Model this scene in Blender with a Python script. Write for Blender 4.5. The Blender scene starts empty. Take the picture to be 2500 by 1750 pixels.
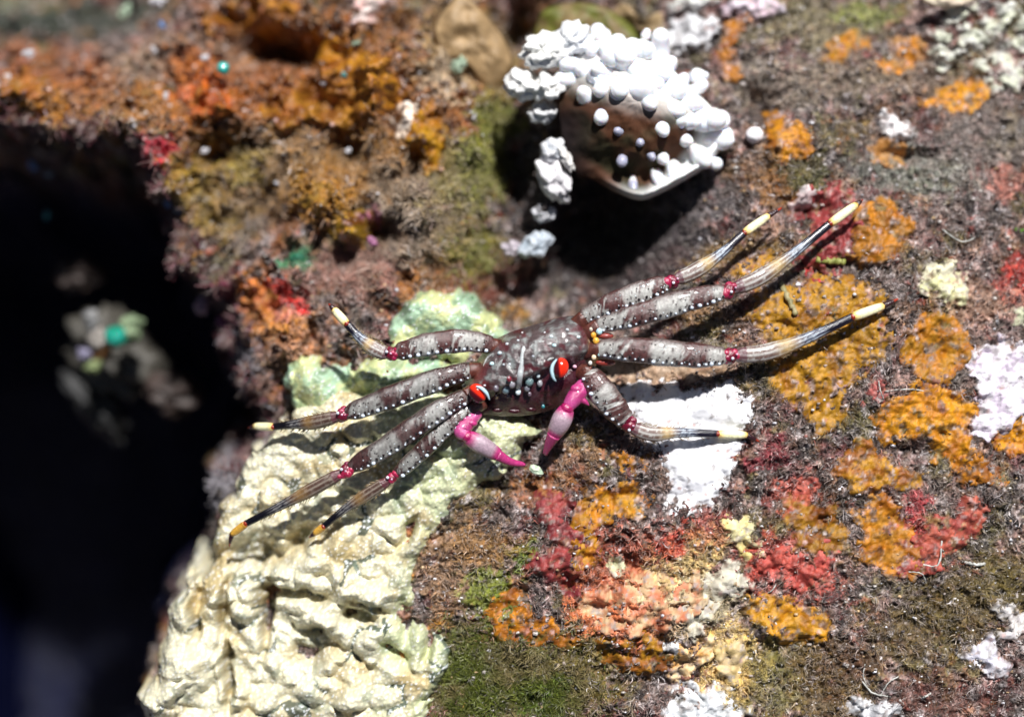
import bpy, math, random
import numpy as np
from mathutils import Vector

random.seed(7)
rng = np.random.RandomState(7)
SC = bpy.context.scene
COL = SC.collection

# ------------------------------------------------------------------ camera, world, sun
DIST = 45.0                      # one unit = 100 photograph pixels at z = 0
cam_d = bpy.data.cameras.new("camera")
cam_d.sensor_width = 360.0
cam_d.lens = 360.0 * DIST / 25.0
cam_d.clip_start = 0.5
cam_d.clip_end = 400.0
cam_d.dof.use_dof = True
cam_d.dof.focus_distance = DIST - 0.75
cam_d.dof.aperture_fstop = 0.29
cam = bpy.data.objects.new("camera", cam_d)
COL.objects.link(cam)
cam.location = (0, 0, DIST)
SC.camera = cam

SUN_DIR = Vector((0.17, 0.62, 0.77)).normalized()
elev = math.asin(SUN_DIR.z)
azim = math.atan2(SUN_DIR.x, SUN_DIR.y)
world = bpy.data.worlds.new("World")
SC.world = world
world.use_nodes = True
wn = world.node_tree
bg = wn.nodes["Background"]
sky = wn.nodes.new("ShaderNodeTexSky")
sky.sky_type = 'NISHITA'
sky.sun_disc = False
sky.sun_elevation = elev
sky.sun_rotation = azim
wn.links.new(sky.outputs[0], bg.inputs[0])
bg.inputs[1].default_value = 0.026
sun_d = bpy.data.lights.new("sun", 'SUN')
sun_d.energy = 5.0
sun_d.angle = math.radians(2.5)
sun_d.color = (1.0, 0.98, 0.96)
sun = bpy.data.objects.new("sun", sun_d)
COL.objects.link(sun)
sun.rotation_euler = SUN_DIR.to_track_quat('Z', 'Y').to_euler()
SC.view_settings.view_transform = 'Standard'
SC.view_settings.look = 'None'
SC.view_settings.exposure = 0.34
SC.view_settings.gamma = 1.0

# ------------------------------------------------------------------ noise
_p = rng.permutation(256)
PERM = np.concatenate([_p, _p, _p, _p])
_ga = rng.rand(256) * 2 * np.pi
GX, GY = np.cos(_ga), np.sin(_ga)
RND1, RND2 = rng.rand(256), rng.rand(256)

def perlin(x, y, seed=0):
    x = np.asarray(x, float) + seed * 17.37
    y = np.asarray(y, float) - seed * 9.71
    xi = np.floor(x).astype(int); yi = np.floor(y).astype(int)
    fx = x - xi; fy = y - yi
    u = fx*fx*fx*(fx*(fx*6-15)+10); v = fy*fy*fy*(fy*(fy*6-15)+10)
    xi &= 255; yi &= 255
    def g(ix, iy, dx, dy):
        h = PERM[PERM[ix & 255] + (iy & 255)]
        return GX[h]*dx + GY[h]*dy
    a = g(xi, yi, fx, fy); b = g(xi+1, yi, fx-1, fy)
    c = g(xi, yi+1, fx, fy-1); d = g(xi+1, yi+1, fx-1, fy-1)
    return 1.5 * ((a + (b-a)*u) + ((c + (d-c)*u) - (a + (b-a)*u))*v)

def fbm(x, y, octv=4, seed=0, gain=0.5):
    s = 0; a = 1.0; f = 1.0
    for i in range(octv):
        s = s + a*perlin(x*f, y*f, seed+i*3.1)
        a *= gain; f *= 2.07
    return s

def ridged(x, y, octv=4, seed=0, gain=0.5):
    s = 0; a = 1.0; f = 1.0
    for i in range(octv):
        s = s + a*(1 - 2*np.abs(perlin(x*f, y*f, seed+i*5.3)))
        a *= gain; f *= 2.13
    return s

def worley(x, y, seed=0):
    x = np.asarray(x, float) + seed*3.3; y = np.asarray(y, float) + seed*7.9
    xi = np.floor(x).astype(int); yi = np.floor(y).astype(int)
    f1 = np.full(x.shape, 9.0); f2 = np.full(x.shape, 9.0); idn = np.zeros(x.shape)
    for dx in (-1, 0, 1):
        for dy in (-1, 0, 1):
            cx = xi+dx; cy = yi+dy
            h = PERM[PERM[cx & 255] + (cy & 255)]
            px = cx + RND1[h]; py = cy + RND2[h]
            d = np.hypot(x-px, y-py)
            near = d < f1
            f2 = np.where(near, f1, np.minimum(f2, d))
            idn = np.where(near, RND1[(h*7+3) & 255], idn)
            f1 = np.where(near, d, f1)
    return f1, f2, idn

def sstep(a, b, x):
    t = np.clip((x-a)/(b-a), 0, 1)
    return t*t*(3-2*t)

def mix(a, b, t):
    return a + (b-a)*t

# ------------------------------------------------------------------ photograph pixel (2500 x 1750) at a height -> world
def P(px, py, z=0.0):
    k = (DIST - z)/DIST
    return ((px-1250)/100.0*k, (875-py)/100.0*k, z)

CTRL = [(2500,0,-2.2),(2500,400,-1.4),(2500,900,-.3),(2500,1400,.2),(2500,1750,.5),
 (2100,0,-2.8),(2100,300,-1.5),(2100,600,-.4),(2100,850,0),(2100,1200,.1),(2100,1750,.3),
 (1800,100,-2.0),(1850,400,-1),(1800,700,-.3),(1800,1000,0.1),(1700,1300,.2),(1700,1750,.3),
 (1520,600,-4.0),(1330,560,-3.7),(1420,680,-3.6),(1570,330,-2.6),(1400,20,-5.0),(1270,30,-5),(1150,150,-3.4),(1180,400,-2.0),
 (1640,690,-.9),(1280,1090,-.35),(1380,1190,.1),(1400,1400,.3),(1200,1600,.0),(1100,1300,.05),(1100,1500,-.1),
 (1000,600,-1.6),(800,400,-2.5),(1000,200,-2.4),(800,100,-3.0),(600,300,-2.6),(520,100,-3.8),(300,20,-9),(0,20,-9),
 (300,190,-3.2),(0,190,-3.6),(600,550,-2.8),(620,800,-2.5),(750,750,-1.8),(900,900,-1),(800,1000,-1.4),(1270,950,-.4),
 (600,1200,-2.0),(600,1700,-1.0),(-800,0,-7),(-800,1700,-9),(3300,0,-2.5),(3300,1700,.5),(1250,-900,-1.0),(0,-900,-1.5),(2500,-900,-1.5),(1250,2600,0),(2500,2600,0)]
_c = np.array([P(a, b, c) for a, b, c in CTRL])
def _rbf(r): return np.sqrt(r*r + 0.6)
_A = _rbf(np.hypot(_c[:,None,0]-_c[None,:,0], _c[:,None,1]-_c[None,:,1]))
_M = np.zeros((len(_c)+1, len(_c)+1)); _M[:-1,:-1] = _A; _M[-1,:-1] = 1; _M[:-1,-1] = 1
_w = np.linalg.solve(_M, np.concatenate([_c[:,2], [0]]))

# the drop-off into dark water on the left
VOID = [(-1500,330),(-400,300),(0,285),(130,350),(290,330),(380,440),(430,560),(440,640),(540,760),(560,880),(640,1000),(640,1080),(520,1150),
        (520,1300),(500,1390),(440,1480),(400,1560),(360,1640),(340,1760),(330,2600),(-1500,2600)]
_v = np.array([P(a, b, -2.5)[:2] for a, b in VOID])

def poly_sd(x, y, poly):
    """signed distance, positive inside"""
    d = np.full(x.shape, 1e9); inside = np.zeros(x.shape, bool)
    n = len(poly)
    for i in range(n):
        ax, ay = poly[i]; bx, by = poly[(i+1) % n]
        ex, ey = bx-ax, by-ay
        t = np.clip(((x-ax)*ex + (y-ay)*ey)/(ex*ex+ey*ey+1e-12), 0, 1)
        d = np.minimum(d, np.hypot(x-ax-t*ex, y-ay-t*ey))
        cond = ((ay > y) != (by > y)) & (x < (bx-ax)*(y-ay)/((by-ay) if by != ay else 1e-9) + ax)
        inside ^= cond
    return np.where(inside, d, -d)

# pits: px, py, z there, rx, ry, depth
PITS = [(640,95,-3,70,45,2.6),(720,130,-3,60,40,2.4),(1265,60,-4,50,90,3.0),(1240,400,-2.2,45,110,1.8),(1240,700,-2,110,60,0.9),
        (960,300,-2.4,25,60,1.2),(1015,410,-2.2,18,50,1.2),(860,370,-2.4,60,35,1.2),(500,380,-2.6,60,40,1.0),(840,640,-1.8,70,50,.9),
        (1960,520,-.8,60,30,.5),(1860,250,-1.4,50,50,.9),(2130,660,-.3,70,20,.35),(2210,385,-1.3,60,20,.4),(1560,1215,.2,90,25,.3),(1530,1370,.2,90,30,.35),
        (1230,1180,.0,120,22,.3),(1600,1660,.2,80,22,.3),(1380,1430,.2,35,40,.4),(1890,1580,.2,60,22,.35),(2230,1100,0,60,20,.3),(690,540,-2.6,45,25,.9),(940,560,-2,50,40,.8),
        (1900,820,0,100,35,.15),(760,230,-2.6,40,30,.9),
        (1352,420,-1.5,34,90,-2.0),(1326,520,-1.8,30,45,-1.7),(1308,600,-1.9,34,34,-1.6),(1325,170,-2.2,60,90,-1.6)]
_pits = [(*P(a, b, z)[:2], rx/100, ry/100, d) for a, b, z, rx, ry, d in PITS]

def macro(x, y):
    x = np.asarray(x, float); y = np.asarray(y, float)
    z = np.full(x.shape, _w[-1])
    for i in range(len(_c)):
        z = z + _w[i]*_rbf(np.hypot(x-_c[i,0], y-_c[i,1]))
    return z

def W(px, py):
    z = 0.0
    for _ in range(6):
        x, y, _z = P(px, py, z)
        z = float(macro(np.array([x]), np.array([y]))[0])
        z = max(z, -9)
    return x, y, z

def rough_at(x, y):            # the upper-left ledge is rubble, the right is flatter
    a = mix(1.0, 3.2, sstep(0.8, -4.0, x - 0.25*(y-2)) * sstep(-2.5, 0.5, y))
    return a + 1.3*np.exp(-((x-3.2)/2.2)**2-((y+5.9)/1.6)**2) + .5*np.exp(-((x-10.5)/2.5)**2-((y-7.5)/2)**2)

def terrain(x, y, fine=True):
    x = np.asarray(x, float); y = np.asarray(y, float)
    z = macro(x, y)
    r = rough_at(x, y)
    z = z + r*(0.20*fbm(x*0.55, y*0.55, 3, 1) + 0.05*fbm(x*1.9, y*1.9, 2, 5))
    f1, f2, _ = worley(x*1.1 + .3*perlin(x*2, y*2, 2), y*1.1 + .3*perlin(x*2, y*2, 4), 3)
    z = z + (r-0.75)*0.35*(0.6-f1)
    for cx, cy, rx, ry, d in _pits:
        q = ((x-cx)/rx)**2 + ((y-cy)/ry)**2
        z = z - d*np.exp(-q*0.9)
    wx = x + .45*fbm(x*.9, y*.9, 3, 21); wy = y + .45*fbm(x*.9, y*.9, 3, 25)
    sd = poly_sd(wx, wy, _v)
    z = z - 15*sstep(-0.15, 3.2, sd) - 3.0*sstep(-.5, .5, sd)
    if fine:
        q = np.sqrt(r)
        z = z + 0.115*ridged(x*2.6, y*2.6, 3, 11)*q + 0.062*ridged(x*8.5, y*8.5, 2, 13)*q + .03*(RND2[(np.abs(x*53+y*131).astype(int)) & 255]-.5)*0
    return z

# ------------------------------------------------------------------ mesh helpers
def link_mesh(name, V, F, mat, parent=None, col=None, smooth=True):
    V = np.asarray(V, np.float32).reshape(-1, 3)
    me = bpy.data.meshes.new(name)
    me.vertices.add(len(V)); me.vertices.foreach_set("co", V.ravel())
    F = np.asarray(F, np.int32)
    n = F.shape[1]
    me.loops.add(F.size); me.loops.foreach_set("vertex_index", F.ravel())
    me.polygons.add(len(F))
    me.polygons.foreach_set("loop_start", np.arange(0, F.size, n, dtype=np.int32))
    me.polygons.foreach_set("loop_total", np.full(len(F), n, np.int32))
    if smooth:
        me.polygons.foreach_set("use_smooth", np.ones(len(F), bool))
    me.update(calc_edges=True)
    if col is not None:
        col = np.asarray(col, np.float32).reshape(-1, 3)
        ca = me.color_attributes.new("Col", 'FLOAT_COLOR', 'POINT')
        ca.data.foreach_set("color", np.concatenate([np.clip(col, 0, 1), np.ones((len(col), 1), np.float32)], 1).ravel())
    me.validate()
    me.materials.append(mat)
    o = bpy.data.objects.new(name, me)
    COL.objects.link(o)
    if parent: o.parent = parent
    return o

def tag(o, label=None, cat=None, group=None, kind=None):
    if label: o["label"] = label
    if cat: o["category"] = cat
    if group: o["group"] = group
    if kind: o["kind"] = kind
    return o

def empty(name, loc=(0, 0, 0)):
    o = bpy.data.objects.new(name, None); COL.objects.link(o); o.location = loc
    o.empty_display_size = 0.2
    return o

def grid_faces(nx, ny):
    i = np.arange(nx-1); j = np.arange(ny-1)
    I, J = np.meshgrid(i, j)
    a = (J*nx + I).ravel()
    return np.stack([a, a+1, a+nx+1, a+nx], 1)

class Soup:
    """collects quads with vertex colours"""
    def __init__(s): s.V = []; s.F = []; s.C = []; s.n = 0
    def add(s, V, F, C):
        V = np.asarray(V, float).reshape(-1, 3)
        C = np.asarray(C, float)
        if C.ndim == 1: C = np.tile(C, (len(V), 1))
        s.V.append(V); s.F.append(np.asarray(F)+s.n); s.C.append(C); s.n += len(V)
    def build(s, name, mat, parent=None, smooth=True):
        off = Vector(parent.location) if parent else Vector((0, 0, 0))
        V = np.concatenate(s.V) - np.array(off)
        return link_mesh(name, V, np.concatenate(s.F), mat, parent, np.concatenate(s.C), smooth)

def sphere_vf(nu=14, nv=9):
    V = []; 
    for j in range(nv):
        ph = math.pi*j/(nv-1)
        for i in range(nu):
            th = 2*math.pi*i/nu
            V.append((math.sin(ph)*math.cos(th), math.sin(ph)*math.sin(th), math.cos(ph)))
    F = []
    for j in range(nv-1):
        for i in range(nu):
            a = j*nu+i; b = j*nu+(i+1) % nu
            F.append((a, a+nu, b+nu, b))
    return np.array(V), np.array(F)
SV, SF = sphere_vf()
SVs, SFs = sphere_vf(8, 5)
SVb, SFb = sphere_vf(40, 25)

def rotm(ax, ay, az):
    from mathutils import Euler
    return np.array(Euler((ax, ay, az)).to_matrix())

def basis_from(d, up=(0, 0, 1)):
    d = np.array(d, float); d /= np.linalg.norm(d)
    up = np.array(up, float)
    if abs(d @ up) > .98: up = np.array((0, 1, 0.))
    s = np.cross(d, up); s /= np.linalg.norm(s)
    n = np.cross(s, d)
    return d, s, n

def tube(soup, pts, rw, rt, colf, nseg=14, cap=True):
    """pts Nx3; rw half width across, rt half thickness; colf(t,theta)->rgb arrays"""
    pts = np.asarray(pts, float); N = len(pts)
    rw = np.broadcast_to(rw, (N,)); rt = np.broadcast_to(rt, (N,))
    T = np.gradient(pts, axis=0); T /= np.linalg.norm(T, axis=1)[:, None] + 1e-9
    up = np.array((0, 0, 1.0))
    th = np.linspace(0, 2*np.pi, nseg, endpoint=False)
    V = []; C = []
    L = np.concatenate([[0], np.cumsum(np.linalg.norm(np.diff(pts, axis=0), axis=1))]); L /= L[-1]
    for i in range(N):
        s = np.cross(T[i], up)
        if np.linalg.norm(s) < .2: s = np.cross(T[i], (0, 1, 0))
        s /= np.linalg.norm(s); n = np.cross(s, T[i])
        V.append(pts[i] + np.outer(np.cos(th)*rw[i], s) + np.outer(np.sin(th)*rt[i], n))
        C.append(colf(L[i], th))
    V = np.array(V).reshape(-1, 3); C = np.array(C).reshape(-1, 3)
    F = []
    for i in range(N-1):
        for k in range(nseg):
            a = i*nseg+k; b = i*nseg+(k+1) % nseg
            F.append((a, b, b+nseg, a+nseg))
    F = np.array(F)
    if cap:
        n0 = len(V)
        V = np.concatenate([V, [pts[0]], [pts[-1]]]); C = np.concatenate([C, [C[0]], [C[-1]]])
        ex = []
        for k in range(0, nseg, 2):
            ex.append((n0, (k+2) % nseg, (k+1) % nseg, k))
            q = (N-1)*nseg
            ex.append((n0+1, q+k, q+(k+1) % nseg, q+(k+2) % nseg))
        F = np.concatenate([F, np.array(ex)])
    soup.add(V, F, C)

def cspline(keys, n):
    """Catmull-Rom through keys (rows of any width) -> n samples"""
    K = np.asarray(keys, float); m = len(K)
    u = np.linspace(0, m-1, n); out = []
    for t in u:
        i = min(int(t), m-2); f = t-i
        p1, p2 = K[i], K[i+1]
        p0 = K[i-1] if i > 0 else 2*p1-p2
        p3 = K[i+2] if i+2 < m else 2*p2-p1
        out.append(.5*((2*p1)+(-p0+p2)*f+(2*p0-5*p1+4*p2-p3)*f*f+(-p0+3*p1-3*p2+p3)*f**3))
    return np.array(out)

# ------------------------------------------------------------------ materials (all read the surface's own colour from "Col")
def vmat(name, rough=.5, spec=.5, bump=.3, bscale=9.0, var=.35, vscale=6.0, sss=0.0, coat=0.0, fleck=0.0, fscale=30.0):
    m = bpy.data.materials.new(name); m.use_nodes = True
    nt = m.node_tree; N = nt.nodes; Lk = nt.links
    b = N["Principled BSDF"]
    at = N.new("ShaderNodeAttribute"); at.attribute_name = "Col"
    tc = N.new("ShaderNodeTexCoord")
    ns = N.new("ShaderNodeTexNoise"); ns.inputs["Scale"].default_value = vscale; ns.inputs["Detail"].default_value = 6; ns.inputs["Roughness"].default_value = .7
    Lk.new(tc.outputs["Object"], ns.inputs["Vector"])
    mr = N.new("ShaderNodeMapRange"); mr.inputs[1].default_value = .3; mr.inputs[2].default_value = .7
    mr.inputs[3].default_value = 1-var; mr.inputs[4].default_value = 1+var
    Lk.new(ns.outputs[0], mr.inputs[0])
    mu = N.new("ShaderNodeVectorMath"); mu.operation = 'SCALE'
    Lk.new(at.outputs["Color"], mu.inputs[0]); Lk.new(mr.outputs[0], mu.inputs["Scale"])
    out = mu.outputs[0]
    if fleck > 0:
        vo = N.new("ShaderNodeTexVoronoi"); vo.inputs["Scale"].default_value = fscale
        Lk.new(tc.outputs["Object"], vo.inputs["Vector"])
        gt = N.new("ShaderNodeSeparateColor"); Lk.new(vo.outputs["Color"], gt.inputs[0])
        c1 = N.new("ShaderNodeMath"); c1.operation = 'GREATER_THAN'; c1.inputs[1].default_value = 1-fleck
        Lk.new(gt.outputs[0], c1.inputs[0])
        c2 = N.new("ShaderNodeMath"); c2.operation = 'LESS_THAN'; c2.inputs[1].default_value = .32
        Lk.new(vo.outputs["Distance"], c2.inputs[0])
        c3 = N.new("ShaderNodeMath"); c3.operation = 'MULTIPLY'; Lk.new(c1.outputs[0], c3.inputs[0]); Lk.new(c2.outputs[0], c3.inputs[1])
        mx = N.new("ShaderNodeMix"); mx.data_type = 'RGBA'
        Lk.new(c3.outputs[0], mx.inputs[0]); Lk.new(out, mx.inputs[6])
        mx.inputs[7].default_value = (.75, .72, .7, 1)
        out = mx.outputs[2]
    Lk.new(out, b.inputs["Base Color"])
    b.inputs["Roughness"].default_value = rough
    b.inputs["Specular IOR Level"].default_value = spec
    if coat: b.inputs["Coat Weight"].default_value = coat; b.inputs["Coat Roughness"].default_value = .12
    if sss:
        b.inputs["Subsurface Weight"].default_value = sss
        b.inputs["Subsurface Radius"].default_value = (.5, .3, .2)
        b.inputs["Subsurface Scale"].default_value = .25
    if bump:
        n2 = N.new("ShaderNodeTexNoise"); n2.inputs["Scale"].default_value = bscale; n2.inputs["Detail"].default_value = 5; n2.inputs["Roughness"].default_value = .65
        Lk.new(tc.outputs["Object"], n2.inputs["Vector"])
        bp = N.new("ShaderNodeBump"); bp.inputs["Strength"].default_value = bump; bp.inputs["Distance"].default_value = .06
        Lk.new(n2.outputs[0], bp.inputs["Height"]); Lk.new(bp.outputs[0], b.inputs["Normal"])
    return m

M_reef = vmat("reef_rock", .48, .55, .9, 11, .55, 9, fleck=.035, fscale=14)
M_deep = vmat("deep_bed", .95, .05, 0, 5, .4, .6)
M_crust = vmat("sponge_crust", .5, .4, .55, 8, .28, 7)
M_smooth = vmat("white_rock_face", .5, .3, .12, 5, .06, 3)
M_white = vmat("white_crust", .45, .4, .5, 10, .12, 6)
M_coral = vmat("coral_skin", .38, .5, .35, 9, .14, 4, sss=.15)
M_turf = vmat("turf_filament", .5, .4, 0, 5, .35, 3)
M_grain = vmat("sand_grain", .2, .6, 0, 5, .1, 3)
M_shell = vmat("crab_shell", .20, .75, .40, 26, .30, 15, coat=.25)
M_eye = vmat("crab_eye", .12, .6, 0, 5, .12, 18)
M_tent = vmat("anemone_flesh", .3, .5, .15, 9, .10, 5, sss=.6)
M_disc = vmat("anemone_disc", .75, .12, .12, 7, .15, 4, sss=.2)
M_leaf = vmat("algae_leaf", .5, .35, .5, 6, .3, 3)

# ------------------------------------------------------------------ reef terrain
FU_D = (.055, .036, .027); FU_M = (.215, .165, .15); FU_L = (.50, .45, .45)
ORANGE = (.50, .185, .008); ORANGE_D = (.26, .085, .008); OCHRE = (.42, .20, .010)
# surface growths too thin to lift off, and patches of painted shade: px,py,rx,ry,rot deg,colour,strength
STAINS_AND_SHADE = [
 (1560,1430,170,110,10,(.42,.15,.08),.75),(1650,1390,90,60,0,(.62,.50,.26),.75),(1500,1500,110,60,10,(.55,.2,.10),.8),(1700,1480,110,70,0,(.45,.40,.27),.7),
 (1790,1620,80,90,0,(.62,.46,.20),.85),(1720,1330,60,40,0,(.55,.42,.2),.7),(1500,1340,70,50,0,(.35,.11,.08),.7),(1920,1400,120,50,10,(.36,.09,.07),.65),
 (1880,1360,60,60,0,(.42,.08,.06),.6),(1730,1280,60,50,0,(.38,.08,.06),.5),(1950,1210,60,40,0,(.55,.16,.12),.7),(1640,1320,40,35,0,(.5,.1,.07),.8),
 (1130,1380,110,110,0,(.25,.165,.105),.9),(1270,1350,60,30,20,(.12,.19,.012),.8),(1200,1450,60,70,-40,(.16,.2,.03),.8),(1190,1330,90,40,0,(.26,.15,.06),.7),
 (1250,1650,190,100,0,(.085,.10,.014),.9),(1420,1640,100,90,0,(.16,.12,.03),.75),(1330,1700,70,50,0,(.10,.16,.02),.8),(1110,1620,60,90,0,(.13,.15,.035),.8),
 (1900,1650,80,100,0,(.17,.15,.05),.7),(2050,1620,120,60,0,(.12,.07,.03),.7),(2350,1470,200,90,-20,(.11,.08,.025),.85),(2450,1400,80,60,0,(.13,.10,.03),.7),
 (2030,1700,90,70,0,(.15,.10,.035),.7),(2280,1690,90,60,0,(.17,.07,.05),.6),(2200,1560,80,60,0,(.13,.09,.04),.6),
 (1870,1120,60,30,0,(.22,.05,.06),.8),(1880,1090,30,35,0,(.2,.04,.05),.7),
 (800,220,460,210,0,(.27,.115,.025),.75),(600,250,220,130,10,(.27,.10,.025),.75),(950,420,170,90,0,(.34,.19,.05),.6),(250,250,220,70,10,(.33,.17,.06),.7),(150,180,160,80,20,(.27,.10,.035),.7),(430,150,180,60,0,(.30,.22,.17),.7),
 (100,260,100,50,30,(.36,.17,.03),.7),(520,480,120,90,50,(.28,.2,.04),.7),(640,430,110,130,40,(.27,.17,.08),.7),(760,400,130,80,0,(.36,.24,.12),.6),(600,400,60,50,0,(.30,.24,.05),.7),(560,330,70,40,0,(.12,.06,.03),.7),(850,470,60,50,0,(.30,.16,.05),.7),(930,620,60,40,0,(.12,.05,.035),.7),
 (780,470,80,70,0,(.38,.2,.04),.8),(880,560,60,50,0,(.42,.24,.03),.8),(470,170,60,60,0,(.46,.16,.03),.7),(390,380,35,35,0,(.40,.03,.06),.9),(515,235,60,50,10,(.5,.13,.03),.7),
 (1000,530,110,130,0,(.27,.215,.16),.8),(1180,400,55,110,10,(.22,.22,.03),.85),(1110,440,70,90,0,(.26,.24,.09),.7),(1150,620,90,60,-20,(.27,.23,.03),.9),
 (1210,290,60,50,0,(.14,.17,.02),.8),(1080,680,70,50,30,(.28,.15,.07),.7),(1100,560,60,50,0,(.24,.18,.1),.7),(1200,680,100,50,0,(.13,.03,.015),.85),
 (840,660,120,70,10,(.30,.17,.14),.85),(680,830,120,90,0,(.38,.20,.11),.8),(660,770,80,50,0,(.5,.24,.07),.8),(640,720,60,45,0,(.5,.19,.06),.9),(700,740,70,30,0,(.5,.22,.19),.8),
 (740,735,24,16,0,(.6,.02,.02),.9),(690,715,30,25,0,(.5,.04,.04),.8),(540,770,80,60,40,(.22,.06,.10),.9),(610,900,80,70,0,(.22,.15,.13),.8),(530,820,90,80,0,(.09,.03,.05),.8),
 (900,540,22,14,90,(.45,.18,.3),.9),(720,640,30,16,0,(.05,.24,.13),.8),
 (1120,120,90,120,20,(.33,.24,.12),.85),(1230,180,50,120,10,(.24,.19,.07),.8),(1090,200,60,60,0,(.42,.36,.3),.5),
 (200,60,260,60,0,(.045,.055,.045),.95),(60,10,80,30,0,(.1,.13,.08),.7),
 (1500,590,230,170,0,(.022,.015,.017),.98),(1330,480,80,140,0,(.028,.022,.026),.97),(1650,560,80,50,0,(.07,.06,.065),.6),(1700,480,80,50,0,(.2,.18,.18),.6),(1650,640,60,30,0,(.09,.06,.06),.7),  # the darkest ones paint the shade of the hollow under the anemone
 (2000,60,150,70,0,(.24,.21,.13),.8),(2110,40,80,30,0,(.26,.30,.08),.6),(1900,200,130,60,0,(.27,.23,.19),.7),(2050,190,140,60,0,(.28,.23,.18),.6),
 (2250,200,120,60,0,(.26,.20,.15),.6),(2230,420,150,60,0,(.20,.21,.18),.7),(2400,350,120,120,0,(.23,.20,.18),.6),(2450,450,40,40,0,(.42,.18,.14),.7),
 (1900,450,60,80,0,(.27,.14,.04),.7),(1960,430,50,35,0,(.09,.09,.03),.8),(1840,400,50,40,0,(.2,.13,.08),.6),(2480,680,35,60,0,(.35,.05,.04),.9),
 (2330,880,80,60,0,(.20,.17,.15),.5),(2380,740,90,50,0,(.42,.27,.20),.6),(1700,760,90,35,0,(.28,.17,.09),.7),(1600,880,160,50,5,(.38,.27,.19),.9),(1780,620,90,30,-20,(.20,.12,.03),.7),  # the beige one under the longest right leg paints that leg's shadow
 (2220,1180,120,50,0,(.22,.18,.15),.4),(2230,1250,30,60,0,(.4,.06,.07),.7),(2500,1350,50,40,0,(.12,.08,.04),.6),(1350,1170,60,40,0,(.33,.16,.05),.6),(1420,1120,60,30,0,(.30,.17,.10),.6),
]
_st = []
for a, b, rx, ry, ro, c, s in STAINS_AND_SHADE:
    x, y, z = W(a, b)
    k = (DIST - z)/DIST/100
    _st.append((x, y, rx*k, ry*k, math.radians(-ro), np.array(c), s))

def terrain_color(x, y, z):
    r = rough_at(x, y)
    n = fbm(x*1.3, y*1.3, 5, 31, .62)
    n2 = fbm(x*5.2, y*5.2, 3, 37, .6)
    n3 = fbm(x*13, y*13, 2, 39, .6)
    c = mix(np.array(FU_D), np.array(FU_M), sstep(-.55, .45, .8*n + .6*n2 + .35*n3)[:, None])
    c = mix(c, np.array(FU_L), (sstep(.25, 1.0, n2 + .35*n + .6*n3) * .9)[:, None])
    for sc_, sd_, lo, hi, col, s_ in ((.75, 151, .05, .55, (.34, .135, .04), .75), (.9, 157, .15, .6, (.15, .038, .040), .7), (.8, 163, .1, .6, (.40, .27, .245), .6), (.7, 171, .1, .6, (.15, .135, .045), .7), (1.1, 177, .3, .7, (.44, .20, .03), .7), (2.6, 181, .12, .55, (.016, .009, .009), .85), (5.5, 185, .25, .6, (.012, .008, .008), .7), (2.2, 191, .6, .95, (.36, .08, .06), .5), (3.1, 197, .45, .8, (.50, .46, .46), .6)):  # the near-black fields paint shaded cavities into the colour
        a = sstep(lo, hi, fbm(x*sc_, y*sc_, 5, sd_, .62) + .12*n3)*s_
        if sd_ in (151, 177): a = a*mix(1.0, .28, sstep(-1.0, 2.0, x))
        c = mix(c, np.array(col)*(1 + .45*n2 + .35*n3)[:, None], a[:, None])
    wx = .28*fbm(x*1.7, y*1.7, 4, 41, .6); wy = .28*fbm(x*1.7, y*1.7, 4, 47, .6)
    br = fbm(x*4.1, y*4.1, 4, 51, .65)
    for cx, cy, rx, ry, ro, col, s in _st:
        dx = x+wx-cx; dy = y+wy-cy
        m0 = (np.abs(dx) < 1.8*max(rx, ry)) & (np.abs(dy) < 1.8*max(rx, ry))
        if not m0.any(): continue
        dx = dx[m0]; dy = dy[m0]
        u = (dx*math.cos(ro)+dy*math.sin(ro))/rx; v = (-dx*math.sin(ro)+dy*math.cos(ro))/ry
        q = np.sqrt(u*u+v*v)
        a = sstep(1.25, .75, q + .5*br[m0]) * s
        shade = (1 + .5*n2[m0] + .3*n3[m0])[:, None]
        c[m0] = mix(c[m0], col*shade, a[:, None])
    # dark pores and pale flecks of the growth itself
    f1, f2, idn = worley(x*6, y*6, 9)
    pore = (sstep(.33, .18, f1) * (idn > .86))[:, None]
    c = mix(c, c*.25, pore)
    fl = (sstep(.30, .15, f1) * (idn < .045))[:, None]
    c = mix(c, np.array((.62, .58, .58)), fl*.9)
    lum = c.mean(1)[:, None]
    c = np.clip(lum + 1.12*(c-lum), .002, 1)**1.12*1.18
    # drop-off wall painted navy black, standing for unlit deep water
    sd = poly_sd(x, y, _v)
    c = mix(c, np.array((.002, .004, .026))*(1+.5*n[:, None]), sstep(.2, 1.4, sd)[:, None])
    return c

def axis(lo, m0, a, b, m1, hi, step):      # fine where the picture is, coarser outside it
    return np.concatenate([np.arange(lo, m0, .6), np.arange(m0, a, .10), np.arange(a, b, step), np.arange(b, m1, .10), np.arange(m1, hi+.6, .6)])
ax = axis(-34, -21, -14.4, 13.4, 20, 30, .034)
ay = axis(-28, -16, -9.8, 10.1, 18, 44, .034)
X, Y = np.meshgrid(ax, ay); X = X.ravel(); Y = Y.ravel()
Z = terrain(X, Y)
rc = terrain_color(X, Y, Z)
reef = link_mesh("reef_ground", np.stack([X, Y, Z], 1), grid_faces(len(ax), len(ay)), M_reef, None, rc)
tag(reef, "rough encrusted reef rock around the crab", None, None, "structure")
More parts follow.
